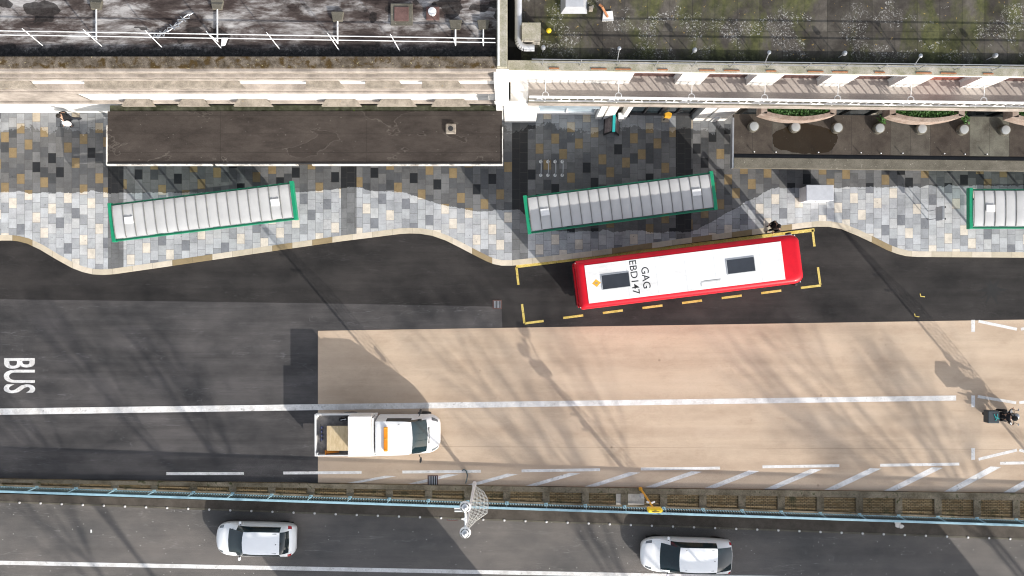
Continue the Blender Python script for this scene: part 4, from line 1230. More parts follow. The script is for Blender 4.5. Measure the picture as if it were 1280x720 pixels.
UP = (6, 7, 8)          # roof, screens, bonnet
GL = (3, 4, 5)          # side glass strips
def car(label, loc, L_, Wd, big, rz=math.pi):
    o = thing('car', label, 'car', loc, rz)
    h = Wd / 2; f = L_ / 2
    if not big:
        keys = [(f, h * .40, .35, .52, h * .30, .56, .58), (f - .05, h * .62, .30, .60, h * .50, .65, .67), (f - .2, h * .80, .26, .68, h * .62, .76, .79), (f - .45, h * .925, .24, .76, h * .68, .85, .89),
                (f - .83, h * .985, .23, .84, h * .70, .95, 1.0), (f - 1.74, h, .23, .92, h * .63, 1.38, 1.44), (f - 2.3, h, .23, .94, h * .66, 1.45, 1.50), (0 - f + .66, h * .98, .24, .95, h * .65, 1.40, 1.46),
                (-f + .30, h * .94, .27, .95, h * .64, 1.05, 1.10), (-f + .16, h * .88, .30, .88, h * .62, .95, .98), (-f + .04, h * .76, .34, .74, h * .55, .78, .80), (-f, h * .62, .38, .62, h * .45, .66, .68)]
    else:
        keys = [(f, h * .42, .35, .52, h * .32, .56, .58), (f - .05, h * .62, .30, .60, h * .50, .65, .67), (f - .22, h * .80, .26, .68, h * .62, .76, .79), (f - .55, h * .93, .24, .76, h * .70, .84, .88),
                (f - 1.03, h * .985, .23, .85, h * .76, .95, 1.0), (f - 2.0, h, .23, .94, h * .68, 1.44, 1.50), (f - 2.7, h, .23, .96, h * .70, 1.52, 1.57), (-f + .93, h * .985, .24, .97, h * .68, 1.42, 1.47),
                (-f + .14, h * .93, .27, .95, h * .66, 1.06, 1.10), (-f + .08, h * .88, .30, .86, h * .62, .93, .96), (-f + .03, h * .80, .34, .74, h * .55, .78, .80), (-f, h * .70, .38, .62, h * .48, .66, .68)]
    pt = [('windscreen', M['glass_teal'], 4, 5, (6, 7, 8), 0), ('rear_window', M['glass'], 7, 8, (6, 7, 8), 0),
          ('side_window', M['glass'], 4.5, 7.0, (4, 5), -1), ('side_window', M['glass'], 4.5, 7.0, (4, 5), 1),
          ('headlight', M['lens_clear'], 2.0, 3.0, (4, 5), -1), ('headlight', M['lens_clear'], 2.0, 3.0, (4, 5), 1),
          ('tail_light', M['lens_red'], 7.7, 9, (3, 4), -1), ('tail_light', M['lens_red'], 7.7, 9, (3, 4), 1)]
    loft(keys, 6, o, M['vehicle_white'], pt, [.05, .05, .05, .07, .10, .13, .06, -.02, -.08, -.08, -.06, -.05])
    MB().box(-f + .25, f - .3, -h + .12, h - .12, .14, .26).build('underbody', M['black'], o)
    for x in (f - .85, -f + .75):
        for s_ in (-1, 1): wheel(o, x, s_ * (h - .19), .31)
    for s_ in (-1, 1):
        m = MB().box(f - 1.42, f - 1.30, s_ * (h + .06) - .07 * 1, s_ * (h + .06) + .09, .95, 1.08)
        m.build('wing_mirror', M['vehicle_white'], o, bevel=.03, seg=3)
        MB().box(f - 1.39, f - 1.34, min(s_ * (h - .09), s_ * (h + .0)), max(s_ * (h - .09), s_ * (h + .0)), .97, 1.0).build('mirror_arm', M['black'], o)
        MB().rod((f - 2.0 if not big else f - 2.2, s_ * h * .57, 1.455 if not big else 1.53), (-f + .8 if not big else -f + 1.1, s_ * h * .57, 1.45 if not big else 1.485), .012).build('roof_bar', M['dark_metal'], o)
    MB().rod((-f + .85 + (.25 if big else 0), .02, 1.46), (-f + .80 + (.25 if big else 0), .02, 1.56), .022, .01).build('aerial', M['dark_metal'], o)
    w0 = keys[4]
    for s_ in (-1, 1):
        MB().rod((f - .9 - (.2 if big else 0), s_ * .36 + .2, 1.005), (f - 1.0 - (.2 if big else 0), s_ * .36 - .32, 1.06), .012).build('wiper', M['black'], o)
    if not big: MB()._blob((-f + .60, 0, 1.42), (.06, .10, .03), 8, 5).build('rear_wiper', M['black'], o)
    return o


zc = -1.0
cx_ = (X(271, -.35) + X(369.5, -.35)) / 2
car('small white hatchback with red tail lights on the shaded lower road', (cx_, Y(673.7, -.3), zc), X(369.5, -.35) - X(271, -.35), 1.80, False, math.pi - R(1.2))
cx_ = (X(801.5, -.35) + X(913.5, -.35)) / 2
car('larger white estate car with dark rear window on the lower road', (cx_, Y(694, -.3), zc), X(913.5, -.35) - X(801.5, -.35), 1.87, True, math.pi - R(1.6))


# ---------------------------------------------------------------- bus
def bus():
    L_, Wd, Ht = 10.78, 2.37, 4.25
    o = thing('bus', 'red double-deck bus with white roof and black fleet letters at the kerb', 'bus', (8.50, .775, .004), R(7.03))
    a, b, w = -L_ / 2, L_ / 2, Wd / 2
    pl = []
    def outline(ins):
        q = []
        r = .28
        for cx_, cy_, a0, rr in ((b - ins - .42, w - ins - .30, 0, (.42, .30)), (a + ins + .14, w - ins - .14, 90, (.14, .14)), (a + ins + .14, -w + ins + .14, 180, (.14, .14)), (b - ins - .42, -w + ins + .30, 270, (.42, .30))):
            for k in range(7):
                t = R(a0 + 90 * k / 6); q.append((cx_ + rr[0] * math.cos(t), cy_ + rr[1] * math.sin(t)))
        # slightly bowed nose
        return [(x + (.10 * (1 - (y / w) ** 2) if x > b - .6 else 0), y) for x, y in q]
    lay = [(.02, .32), (0, .5), (0, 3.95), (.03, 4.08), (.09, 4.18), (.18, 4.235), (.30, 4.25)]
    V = []; n = 28
    def tail(v): return Vector((v.x + (max(0, 4. - v.z) * .05 if v.x < a + 1. else 0), v.y, v.z))
    for ins, z in lay: V += [tuple(tail(Vector((x, y, z)))) for x, y in outline(ins)]
    fs = [(k * n + i, k * n + (i + 1) % n, (k + 1) * n + (i + 1) % n, (k + 1) * n + i) for k in range(len(lay) - 1) for i in range(n)]
    fs += [tuple(range(n))[::-1], tuple(range((len(lay) - 1) * n, len(lay) * n))]
    MB().add(V, fs).build('body', M['bus_red'], o, smooth=True)
    MB().box(a + .42, b - .90, -w + .27, w - .27, 4.252, 4.268).build('roof_panel', M['bus_white'], o, bevel=.006)
    for hx in (-3.57, 2.45):
        f_ = MB().box(hx - .69, hx + .69, -.37, .37, 4.27, 4.30).build('roof_hatch', M['grey_ink'], o, bevel=.008)
        MB().box(hx - .65, hx + .65, -.33, .33, 4.302, 4.312).build('hatch_pane', M['hatch'], f_)
        MB().box(hx - .33, hx - .325, -.2, .2, 4.3125, 4.314).box(hx - .15, hx - .145, -.2, .2, 4.3125, 4.314).build('hatch_rib', M['black'], f_) if hx < 0 else None
    text_mb('EBD147', 1.62, .34, .006, 4.271, -2.66, .06, -math.pi / 2).build('fleet_code', M['black_ink'], o)
    text_mb('GAG', 1.02, .36, .006, 4.271, -2.12, -.02, -math.pi / 2).build('operator_code', M['black_ink'], o)
    d = MB().sheet([(-4.50 + .21, .01), (-4.50, .01 + .19), (-4.50 - .21, .01), (-4.50, .01 - .19)], 4.271).build('roof_diamond', M['ochre'], o)
    MB().box(-4.56, -4.44, -.02, .04, 4.272, 4.2735).build('diamond_mark', M['sill_stone'], d)
    MB().box(.47, 1.40, -.59, -.53, 4.269, 4.276).box(.44, .50, -.76, -.592, 4.269, 4.276).build('roof_slot', M['grey_ink'], o)
    MB().box(.6, 1.42, -.525, -.505, 4.269, 4.274).build('roof_slot', M['dark_rib'], o)
    for q in (-3.0, -1.6, -.2, 1.2, 3.4):
        MB().box(q - .006, q + .006, -w + .29, w - .29, 4.2685, 4.2695).build('roof_seam', M['grey_ink'], o)
    # glazing
    for s_ in (-1, 1):
        for lo, hi, nm in ((1.35, 2.15, 'lower_window'), (2.75, 3.65, 'upper_window')):
            x = a + .62
            while x + 1.2 < b - .5:
                if not (nm == 'lower_window' and s_ > 0 and (x > b - 2.2 or -.6 < x < .7)):
                    MB().box(x, x + 1.28, min(s_ * (w + .004), s_ * (w - .01)), max(s_ * (w + .004), s_ * (w - .01)), lo, hi).build(nm, M['glass'], o)
                x += 1.36
    for x in (b - 1.75, -.55):
        d = MB().box(x, x + 1.15, w - .01, w + .005, .42, 2.2).build('door', M['dark_metal'], o)
        for q in (.05, .60): MB().box(x + q, x + q + .5, w + .0055, w + .009, .6, 2.1).build('door_pane', M['glass'], d)
    MB().box(b - .02, b + .105, -w + .45, w - .45, 1.2, 2.2).build('windscreen', M['glass'], o, bevel=.03)
    MB().box(b - .02, b + .104, -w + .45, w - .45, 2.8, 3.7).build('upper_windscreen', M['glass'], o, bevel=.03)
    MB().box(b - .02, b + .108, -w + .55, w - .55, 2.3, 2.7).build('destination_box', M['black'], o, bevel=.02)
    MB().box(a - .012, a + .02, -w + .35, w - .35, 2.8, 3.6).mapped(tail).build('rear_window', M['glass'], o)
    MB().box(a - .05, a - .001, -w + .1, w - .1, .5, 2.4).mapped(tail).build('engine_cover', M['bus_red'], o, bevel=.02)
    MB().box(a - .10, a - .001, -w + .06, w - .06, .35, .495).mapped(tail).build('bumper', M['black'], o, bevel=.02)
    for s_ in (-1, 1):
        MB().box(a - .07, a - .002, s_ * (w - .16) - .08, s_ * (w - .16) + .08, 2.42, 2.75).mapped(tail).build('tail_light', M['lens_red'], o, bevel=.02)
        MB().box(b - .28, b - .02, s_ * (w - .42) - .1, s_ * (w - .42) + .1, .62, .82).build('headlight', M['lens_clear'], o, bevel=.03)
        MB().rod((b - .08, s_ * (w - .25), 2.55), (b + .18, s_ * (w + .02), 2.6), .022).build('mirror_arm', M['black'], o)
        MB().box(b + .10, b + .24, s_ * (w + .06) - .09, s_ * (w + .06) + .09, 2.1, 2.6).build('wing_mirror', M['dark_metal'], o, bevel=.03)
        for x in (b - 2.6, a + 2.3): wheel(o, x, s_ * (w - .118), .48, .28)
        MB()._blob((a + .02, s_ * (w - .12), 4.05), (.03, .03, .03), 8, 5).build('marker_lamp', M['white_metal'], o)
        MB()._blob((b - .12, s_ * (w - .06), 4.0), (.03, .03, .03), 8, 5).build('marker_lamp', M['white_metal'], o)
    MB().box(b - 1.2, b - .25, w - .045, w + .012, 3.98, 4.04).build('grab_strip', M['white_metal'], o)
    return o


bus()


# ---------------------------------------------------------------- tipper truck
def truck():
    L_, Wd = 6.40, 2.16
    o = thing('truck', 'white dropside pickup truck with orange roof light bar on the buff surface', 'truck', (-6.96, Y(545.2, 1.6), .008), R(.2))
    w = Wd / 2
    keys = [(3.20, .52, .45, .75, .40, .84, .86), (3.14, .72, .38, .84, .56, .96, .99), (3.0, .86, .34, .92, .66, 1.08, 1.12), (2.78, .97, .32, 1.02, .74, 1.22, 1.27), (2.52, 1.00, .32, 1.16, .82, 1.42, 1.47),
            (1.82, 1.00, .32, 1.32, .80, 2.12, 2.18), (1.55, 1.00, .32, 1.35, .84, 2.22, 2.27), (.6, 1.00, .32, 1.36, .86, 2.24, 2.29), (.12, 1.0, .32, 1.36, .86, 2.22, 2.27), (.06, .98, .36, 1.34, .82, 2.12, 2.2)]
    pt = [('windscreen', M['glass_teal'], 4, 5, (6, 7, 8), 0), ('windscreen_corner', M['glass'], 4.3, 5, (5,), 0),
          ('side_window', M['glass'], 5.0, 7.0, (4, 5), -1), ('side_window', M['glass'], 5.0, 7.0, (4, 5), 1),
          ('headlight', M['lens_clear'], 1.3, 3., (4, 5), -1), ('headlight', M['lens_clear'], 1.3, 3., (4, 5), 1)]
    loft(keys, 6, o, M['truck_white'], pt, [.03, .04, .06, .09, .12, .12, .05, 0, 0, 0])
    m = MB()
    for i in range(6):
        y = -.62 + .248 * i; m.box(.35, 1.45, y - .016, y + .016, 2.2, 2.283 - .05 * (y / .86) ** 2)
    m.build('roof_rib', M['truck_white'], o)
    MB().box(.52, .72, -.63, .60, 2.30, 2.40).build('light_bar', M['orange'], o, bevel=.03)
    for y in (-.55, 0, .55): MB().box(.56, .68, y - .03, y + .03, 2.401, 2.415).build('bar_clip', M['ochre'], o)
    MB().box(2.62, 2.72, -.42, .42, 1.36, 1.43).build('scuttle_grille', M['dark_metal'], o)
    for y in (-.6, .1): MB().rod((2.5, y, 1.50), (2.32, y + .55, 1.66), .014).build('wiper', M['black'], o)
    MB().rod((1.3, .72, 2.22), (1.25, .74, 2.6), .012).build('aerial', M['black'], o)
    for s_ in (-1, 1):
        MB().rod((2.18, s_ * .98, 1.45), (2.28, s_ * 1.2, 1.5), .02).build('mirror_arm', M['black'], o)
        MB().box(2.24, 2.32, s_ * 1.24 - .1, s_ * 1.24 + .1, 1.35, 1.75).build('wing_mirror', M['black'], o, bevel=.02)
        for x in (2.35, -1.55): wheel(o, x, s_ * .90, .36, .24)
    MB().box(-3.0, 2.2, -.45, .45, .45, .62).build('chassis', M['black'], o)
    MB().box(-3.16, -.02, -w + .04, w - .04, .80, .93).build('bed_floor', M['bed'], o)
    for s_ in (-1, 1): MB().box(-3.16, -.02, min(s_ * w, s_ * (w - .05)), max(s_ * w, s_ * (w - .05)), .80, 1.32).build('dropside', M['truck_white'], o, bevel=.01)
    MB().box(-3.21, -3.163, -w, w, .80, 1.32).build('tailgate', M['truck_white'], o, bevel=.01)
    MB().box(-.07, -.018, -w + .2, w - .05, .93, 2.3).build('headboard', M['truck_white'], o)
    MB().box(-1.28, -.10, -w + .20, w + .06, 1.322, 2.36).build('cover', M['cover'], o, bevel=.02)
    for s_ in (-1, 1):
        MB().box(-3.1, -3.06, s_ * (w - .12) - .05, s_ * (w - .12) + .05, .94, 1.36).build('corner_post', M['truck_white'], o)
        MB().box(-3.23, -3.212, s_ * (w - .2) - .12, s_ * (w - .2) + .12, .62, .78).build('tail_light', M['lens_red'], o)
    return o


tr = truck()
tl = tr.location
def at_truck(x, y, z): return (tl[0] + x, tl[1] + y, z)
s = MB().box(-.57, .57, -.64, .64, 0, .03).build('plywood_sheet', M['plywood']); s.location = at_truck(-2.02, -.17, 1.25); tag(s, 'rough plywood sheet lying in the open bed of the white truck', 'board')
b = MB().box(-.55, .55, -.6, .6, 0, .3).build('crate', M['bed'], None, bevel=.02); b.location = at_truck(-2.02, -.17, .941); tag(b, 'low scuffed crate under the plywood sheet in the truck bed', 'crate')
o = thing('tool_bag', 'black tool bags beside the plywood sheet in the truck bed', 'bag', at_truck(-1.75, .77, .94))
MB()._blob((-.12, 0, .17), (.14, .11, .17), 12, 8).build('bag', M['black'], o, smooth=True); MB()._blob((.17, .06, .2), (.13, .12, .19), 12, 8).build('pouch', M['coat_black'], o, smooth=True)
MB().rod((-.12, 0, .34), (.17, .06, .39), .02).build('strap', M['grey_metal'], o)
o = thing('traffic_cone', 'orange traffic cone lying in the truck bed by the plywood', 'cone', at_truck(-2.3, -.93, .95))
MB().box(-.42, -.36, -.11, .11, 0, .22).build('base', M['orange'], o, bevel=.01); MB().rod((-.36, 0, .11), (.3, .02, .12), .09, .025, 14).build('cone', M['orange'], o, smooth=True)
o = thing('folded_barrier', 'blue and grey folded barrier standing at the tailgate of the truck bed', 'barrier', at_truck(-2.92, .1, .94))
for q in range(4): MB().box(-.05, .05, -.4 + .2 * q, -.3 + .2 * q, 0, .3).build('slat', plain('blue_grey_plastic', (.07, .08, .16), .5), o)
MB().box(-.02, .02, -.45, .45, .301, .33).build('rail', M['dark_metal'], o)


# ---------------------------------------------------------------- people
def skin_body(name, verts, edges, radii, mat, parent, sub=1, root=0):
    me = bpy.data.meshes.new(name); me.from_pydata(verts, edges, []); me.update()
    o = bpy.data.objects.new(name, me); col.objects.link(o)
    o.modifiers.new('skin', 'SKIN')
    for i, d in enumerate(me.skin_vertices[0].data):
        r = radii[i]; d.radius = r if isinstance(r, tuple) else (r, r); d.use_root = (i == root)
    if sub:
        m = o.modifiers.new('sub', 'SUBSURF'); m.levels = sub; m.render_levels = sub
    bpy.context.view_layer.update()
    dg = bpy.context.evaluated_depsgraph_get()
    nm = bpy.data.meshes.new_from_object(o.evaluated_get(dg))
    bpy.data.objects.remove(o); bpy.data.meshes.remove(me)
    nm.name = name; nm.materials.clear(); nm.materials.append(mat); nm.shade_smooth()
    o = bpy.data.objects.new(name, nm); col.objects.link(o); o.parent = parent
    return o


def person(label, loc, rz, J, coat, trousers, hair_m, helmet=False):
    """J: joints in local metres (facing +x)"""
    o = thing('person', label, 'person', loc, rz)
    V, E, Rr = [], [], []
    idx = {}
    def add(n, p, r, par=None):
        idx[n] = len(V); V.append(tuple(p)); Rr.append(r)
        if par is not None: E.append((idx[par], idx[n]))
    def limb(prefix, names, rad, par):
        for n, r in zip(names, rad):
            add(prefix + n, J[prefix + n], r, par); par = prefix + n
    add('pelvis', J['pelvis'], (.13, .16)); add('waist', Vector(J['pelvis']).lerp(Vector(J['chest']), .45), (.10, .14), 'pelvis')
    add('chest', J['chest'], (.12, .18), 'waist'); add('neck', J['neck'], .058, 'chest')
    hd = Vector(J['head']); add('jaw', Vector(J['neck']).lerp(hd, .62), .075, 'neck'); add('head', hd, (.088, .10), 'jaw')
    fw_ = Vector(J.get('look', (1, 0, 0))).normalized(); sd = Vector((0, 0, 1)).cross(fw_).normalized(); upv = fw_.cross(sd)
    add('nose', Vector(V[idx['jaw']]) + fw_ * .098 + upv * .03, .013, 'jaw')
    for s_ in (1, -1): add('ear%d' % s_, hd + sd * .098 * s_ - upv * .03, .014, 'head')
    for s_, q in ((1, 'l_'), (-1, 'r_')):
        limb(q, ('shoulder', 'elbow', 'wrist'), (.062, .045, .030), 'chest')
        wv = Vector(J[q + 'wrist']); dv = (wv - Vector(J[q + 'elbow'])).normalized()
        pv_ = dv.cross(Vector((0, 0, 1)) if abs(dv.z) < .8 else Vector((1, 0, 0))).normalized(); nv = dv.cross(pv_)
        add(q + 'palm', wv + dv * .075, (.030, .022), q + 'wrist')
        for k in range(4):
            b0 = wv + dv * .10 + pv_ * (.027 - .018 * k); ln = (.07, .08, .075, .06)[k]
            add(q + 'f%d' % k, b0, .009, q + 'palm'); add(q + 'm%d' % k, b0 + dv * ln * .5 + nv * .014, .0085, q + 'f%d' % k); add(q + 't%d' % k, b0 + dv * ln * .75 + nv * .045, .007, q + 'm%d' % k)
        add(q + 'th', wv + dv * .045 + pv_ * .042, .011, q + 'palm'); add(q + 'tt', wv + dv * .085 + pv_ * .058 + nv * .03, .008, q + 'th')
        limb(q, ('hip', 'knee', 'ankle', 'toe'), (.090, .060, .042, .038), 'pelvis')
    skin_body('body', V, E, Rr, M['skin'], o)
    def garment(nm, names, par_edges, rad, mat):
        ii = {n: k for k, n in enumerate(names)}
        pts = [V[idx[n]] for n in names]
        skin_body(nm, pts, [(ii[a], ii[b]) for a, b in par_edges], rad, mat, o)
    j = Vector(J['pelvis'])
    nm = ['waist', 'chest', 'l_shoulder', 'l_elbow', 'l_wrist', 'r_shoulder', 'r_elbow', 'r_wrist', 'pelvis']
    garment('jacket', nm, [('waist', 'chest'), ('chest', 'l_shoulder'), ('l_shoulder', 'l_elbow'), ('l_elbow', 'l_wrist'), ('chest', 'r_shoulder'), ('r_shoulder', 'r_elbow'), ('r_elbow', 'r_wrist'), ('waist', 'pelvis')],
            [(.15, .19), (.165, .225), .095, .068, .048, .095, .068, .048, (.165, .20)], coat)
    nm = ['pelvis', 'l_hip', 'l_knee', 'l_ankle', 'r_hip', 'r_knee', 'r_ankle']
    garment('trousers', nm, [('pelvis', 'l_hip'), ('l_hip', 'l_knee'), ('l_knee', 'l_ankle'), ('pelvis', 'r_hip'), ('r_hip', 'r_knee'), ('r_knee', 'r_ankle')],
            [(.15, .17), .105, .078, .060, .105, .078, .060], trousers)
    for q in ('l_', 'r_'):
        a, t = Vector(J[q + 'ankle']), Vector(J[q + 'toe'])
        skin_body('shoe', [a + Vector((0, 0, -.02)) - (t - a).normalized() * .05, a.lerp(t, .5) + Vector((0, 0, -.012)), t + (t - a).normalized() * .05], [(0, 1), (1, 2)], [.052, .05, .045], M['black'], o)
    hc = hd + upv * .035 - fw_ * .012
    if helmet:
        MB()._blob(hc, (.150, .135, .150), 18, 12).build('helmet', M['black'], o, smooth=True)
        MB()._blob(hd + fw_ * .09, (.075, .105, .05), 12, 8).build('visor', M['glass'], o, smooth=True)
    else:
        MB()._blob(hc, (.118, .112, .105), 16, 10).build('hair', hair_m, o, smooth=True)
    return o


def standing(step=.18, arm=.18):
    return {'pelvis': (0, 0, .95), 'chest': (.02, 0, 1.34), 'neck': (.03, 0, 1.50), 'head': (.06, 0, 1.67), 'look': (1, 0, -.1),
            'l_shoulder': (.01, .19, 1.42), 'l_elbow': (-.02 + arm * .3, .25, 1.14), 'l_wrist': (.10 + arm, .24, .92), 'r_shoulder': (.01, -.19, 1.42), 'r_elbow': (-.06 - arm * .3, -.25, 1.14), 'r_wrist': (.10 - arm * .2, -.26, .90),
            'l_hip': (0, .10, .90), 'l_knee': (step * .6, .10, .50), 'l_ankle': (step, .10, .09), 'l_toe': (step + .16, .11, .05), 'r_hip': (0, -.10, .90), 'r_knee': (-step * .2, -.10, .49), 'r_ankle': (-step * 1.1, -.10, .10), 'r_toe': (-step * 1.1 + .15, -.11, .05)}


px_, py_ = P(97, 153, .12)
p1 = person('pedestrian in dark coat carrying a white bag near the building wall', (px_, py_, .12), R(200), standing(.24, .2), M['coat_black'], M['trousers'], M['hair'])
o = thing('carrier_bag', 'bright white bag held by the pedestrian in dark coat', 'bag', (px_ + .05, py_ - .28, .82))
MB()._blob((0, 0, .42), (.20, .15, .30), 14, 10).build('bag', M['bag_white'], o, smooth=True)
MB().rod((0, -.0, .70), (-.05, .08, .82), .015).build('handle', M['bag_white'], o)
J = standing(.10, .1)
person('person in dark clothes standing at the front door of the red bus', (13.62, 3.18, .12), R(215), J, M['coat_dark'], M['coat_black'], M['hair'])

# ---------------------------------------------------------------- motorcycle and rider
mx, my = P(1254.5, 520, .9)
mc = thing('motorcycle', 'dark motorcycle with boxy teal-marked top case on the buff surface', 'motorcycle', (mx, my, .008), R(-1))
for x in (.68, -.42):
    t = MB().lathe([(.20, -.06), (.27, -.065), (.30, -.04), (.305, 0), (.30, .04), (.27, .065), (.20, .06)], n=24, axis='y').build('wheel', M['black'], mc, smooth=True)
    t.location = (x, 0, .305); MB().lathe([(.20, -.03), (.20, .03)], n=18, axis='y').build('rim', M['grey_metal'], t)
MB().rod((.68, .07, .31), (.46, .06, .95), .03).rod((.68, -.07, .31), (.46, -.06, .95), .03).build('fork', M['grey_metal'], mc)
MB()._blob((.05, 0, .50), (.34, .17, .20), 12, 8).build('engine', M['dark_metal'], mc, smooth=True)
MB()._blob((.20, 0, .83), (.30, .15, .14), 14, 9).build('tank', M['black'], mc, smooth=True)
MB()._blob((-.25, 0, .80), (.38, .15, .09), 14, 8).build('seat', M['black'], mc, smooth=True)
MB().rod((.42, .40, 1.05), (.50, .05, 1.0), .016).rod((.42, -.40, 1.05), (.50, -.05, 1.0), .016).rod((.50, .06, 1.0), (.50, -.06, 1.0), .03).build('handlebar', M['dark_metal'], mc)
for s_ in (-1, 1):
    MB().rod((.36, s_ * .43, 1.06), (.45, s_ * .36, 1.05), .022).build('grip', M['black'], mc)
    MB().rod((.48, s_ * .30, 1.04), (.56, s_ * .36, 1.2), .010).build('mirror_stem', M['black'], mc)
    MB()._blob((.56, s_ * .38, 1.22), (.025, .07, .045), 8, 6).build('mirror', M['grey_metal'], mc, smooth=True)
    MB()._blob((.40, s_ * .19, .70), (.22, .05, .16), 10, 7).build('side_fairing', M['white_metal'], mc, smooth=True)
    MB().rod((-.30, s_ * .19, .62), (-.80, s_ * .21, .72), .035, .02).build('tail_panel', M['white_metal'], mc, smooth=True)
MB()._blob((.66, 0, .90), (.16, .17, .14), 12, 8).build('front_fairing', M['grey_metal'], mc, smooth=True)
MB()._blob((.79, 0, .88), (.05, .09, .06), 10, 7).build('headlight', M['lens_clear'], mc, smooth=True)
MB().rod((.05, -.20, .35), (-.75, -.24, .48), .05).build('exhaust', M['grey_metal'], mc, smooth=True)
bxm = plain('dark_case', (.030, .040, .048), .5)
cs = MB().box(-1.08, -.50, -.32, .32, .92, 1.36).build('top_case', bxm, mc, bevel=.03, seg=3)
MB().tube([(-.62 - .09 * math.sin(a), -.02 + .09 * a / 2.4, 1.384) for a in [q * .35 - 2.2 for q in range(13)]], .016, 5).tube([(-.66, -.14, 1.384), (-.80, .16, 1.384)], .015, 5).tube([(-.72, -.18, 1.384), (-.60, -.02, 1.384), (-.64, .18, 1.384)], .014, 5).build('case_mark', M['teal'], cs)
MB().box(-.72, -.30, -.12, .12, .84, .919).build('case_rack', M['dark_metal'], mc)
JR = {'pelvis': (-.18, 0, .96), 'chest': (-.02, 0, 1.34), 'neck': (.05, 0, 1.47), 'head': (.11, 0, 1.62), 'look': (1, 0, -.1),
      'l_shoulder': (-.02, .20, 1.40), 'l_elbow': (.17, .33, 1.18), 'l_wrist': (.33, .41, 1.09), 'r_shoulder': (-.02, -.20, 1.40), 'r_elbow': (.17, -.33, 1.18), 'r_wrist': (.33, -.41, 1.09),
      'l_hip': (-.15, .11, .93), 'l_knee': (.24, .26, .78), 'l_ankle': (-.06, .25, .40), 'l_toe': (.10, .26, .36), 'r_hip': (-.15, -.11, .93), 'r_knee': (.24, -.26, .78), 'r_ankle': (-.06, -.25, .40), 'r_toe': (.10, -.26, .36)}
rd = person('rider in black jacket with white stripes and helmet astride the motorcycle', (mx, my, .008), R(-1), JR, M['coat_black'], M['coat_black'], M['hair'], True)
for s_ in (-1, 1):
    st_ = MB()
    for q in range(3): st_.rod((.02 + .07 * q, s_ * (.235 + .045 * q), 1.455 - .075 * q), (.075 + .07 * q, s_ * (.33 + .03 * q), 1.33 - .06 * q), .017)
    st_.build('sleeve_stripe', M['white_metal'], rd)

# ================================================================== BEYOND THE PICTURE: what casts the long shadows
def tree(label, loc, seed, hh=15.5):
    rg = random.Random(seed)
    o = thing('bare_tree', label, 'tree', loc, rg.uniform(0, 6), 'bare trees south of the lower road')
    tk, cr = MB(), MB()
    def grow(p, d, ln, r, lvl):
        q = p + d * ln
        (tk if lvl < 1 else cr).rod(p, q, r, r * .72, 6 if lvl < 2 else 3, cap=False)
        if lvl >= 6: return
        n_ = 3 if lvl < 4 else rg.choice((2, 3))
        for _ in range(n_):
            ax = Vector((rg.gauss(0, 1), rg.gauss(0, 1), rg.gauss(0, 1))).normalized()
            dd = (d + ax * (.55 if lvl else .6)).normalized(); dd = (dd + Vector((0, 0, .12))).normalized()
            grow(p + d * ln * rg.uniform(.75, 1.), dd, ln * rg.uniform(.62, .82), r * rg.uniform(.56, .70), lvl + 1)
    tk.rod((0, 0, 0), (0, 0, hh * .42), .26, .16, 8)
    grow(Vector((0, 0, hh * .42)), Vector((0, 0, 1)), hh * .155, .15, 0)
    tk.build('trunk', M['bark'], o, recalc=False); cr.build('crown', M['bark'], o, recalc=False)
    return o


TREES = [((46.5, -38.0, -1.2), 3, 26), ((49., -41.5, -1.2), 5, 27), ((28.5, -39.5, -1.2), 8, 25), ((7., -38.5, -1.2), 11, 26), ((1.5, -41., -1.2), 17, 27), ((3., -46., -1.2), 21, 27), ((30.5, -47, -1.2), 33, 27.), ((50., -47.0, -1.2), 41, 27)]
for i, (l_, sd_, hh) in enumerate(TREES):
    tree('tall bare branching tree standing south of the lower road, outside the picture', l_, sd_, hh)
def block(label, x0, x1, y1, h_):
    o = thing('building', label, 'building', ((x0 + x1) / 2, y1, -1.2))
    dp = 3.2; k = .83
    def plan(e): return [(x0 - e, y1 + e), (x1 + e, y1 + e), (x1 + e + k * dp, y1 - dp), (x0 - e + k * dp, y1 - dp)]  # unseen added block, sides skewed along the sun to shape its shadow
    MB().prism(plan(0), -1.2, h_ - .3).build('wall', M['block_wall'], o, True)
    MB().prism(plan(.05), h_ - .298, h_).build('roof', M['ledge_conc'], o, True)
    n_ = max(2, int((x1 - x0) / 2.6))
    for k_ in range(n_):
        x = x0 + (k_ + .5) * (x1 - x0) / n_
        for z in (.3, 3.2):
            f_ = MB().box(x - .6, x + .6, y1 + .002, y1 + .05, z, z + 1.5).build('window', M['white_metal'], o, True)
            MB().box(x - .5, x + .5, y1 + .052, y1 + .06, z + .1, z + 1.4).build('pane', M['glass'], f_, True)
    return o
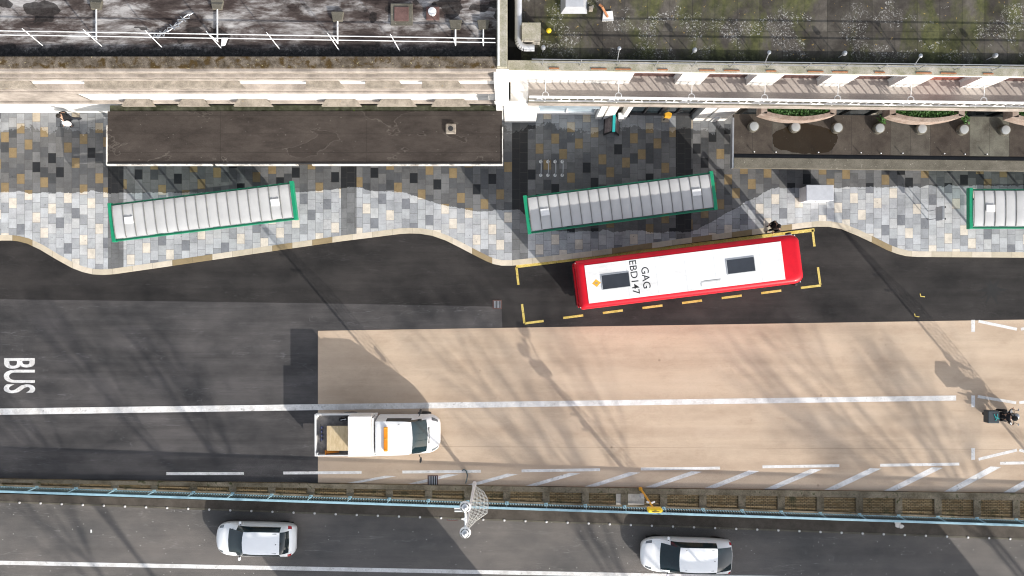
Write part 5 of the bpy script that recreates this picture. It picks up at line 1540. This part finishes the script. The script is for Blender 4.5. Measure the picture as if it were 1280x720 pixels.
block('unseen pale block added across the lower road, shaped to shade the small hatchback', X(250) + 10.0, X(512) + 10.0, -23.1, 6.)
block('unseen pale block added across the lower road, shaped to shade the larger estate car', X(775) + 10.6, X(1160) + 10.4, -24.2, 6.)

# ================================================================== LIGHT, SKY, CAMERA
EL = 23.0
d = Vector((.64, -.77)).normalized()
sunv = Vector((d.x * math.cos(R(EL)), d.y * math.cos(R(EL)), math.sin(R(EL))))
sl = bpy.data.lights.new('sun', 'SUN'); sl.energy = 2.9; sl.angle = R(.4); sl.color = (1., .945, .86)
so = bpy.data.objects.new('sun', sl); col.objects.link(so)
so.rotation_euler = sunv.to_track_quat('Z', 'Y').to_euler(); so.location = (30, -40, 40)
wd = bpy.data.worlds.new('World'); scn.world = wd; wd.use_nodes = True
wn = wd.node_tree
sky = wn.nodes.new('ShaderNodeTexSky'); sky.sky_type = 'NISHITA'; sky.sun_disc = False
sky.sun_elevation = R(EL); sky.sun_rotation = math.atan2(sunv.x, sunv.y)
sky.air_density = 1.; sky.dust_density = 1.5; sky.ozone_density = 1.
hs = wn.nodes.new('ShaderNodeHueSaturation'); hs.inputs['Saturation'].default_value = .42   # thin high cloud whitens the sky
wn.links.new(sky.outputs[0], hs.inputs['Color']); wn.links.new(hs.outputs[0], wn.nodes['Background'].inputs[0]); wn.nodes['Background'].inputs[1].default_value = .135
cam = bpy.data.cameras.new('camera'); co = bpy.data.objects.new('camera', cam); col.objects.link(co)
co.location = (0, 0, H); co.rotation_euler = (0, 0, 0)
cam.sensor_fit = 'HORIZONTAL'; cam.sensor_width = 36.; cam.lens = 36. * F / 1280.; cam.clip_end = 1500; cam.clip_start = .5
scn.camera = co
scn.cycles.caustics_reflective = False
scn.cycles.pixel_filter_type = 'BLACKMAN_HARRIS'; scn.cycles.filter_width = 1.1
scn.view_settings.view_transform = 'Standard'; scn.view_settings.look = 'None'
scn.view_settings.exposure = 1.07; scn.view_settings.gamma = 1.0; scn.view_settings.use_curve_mapping = False
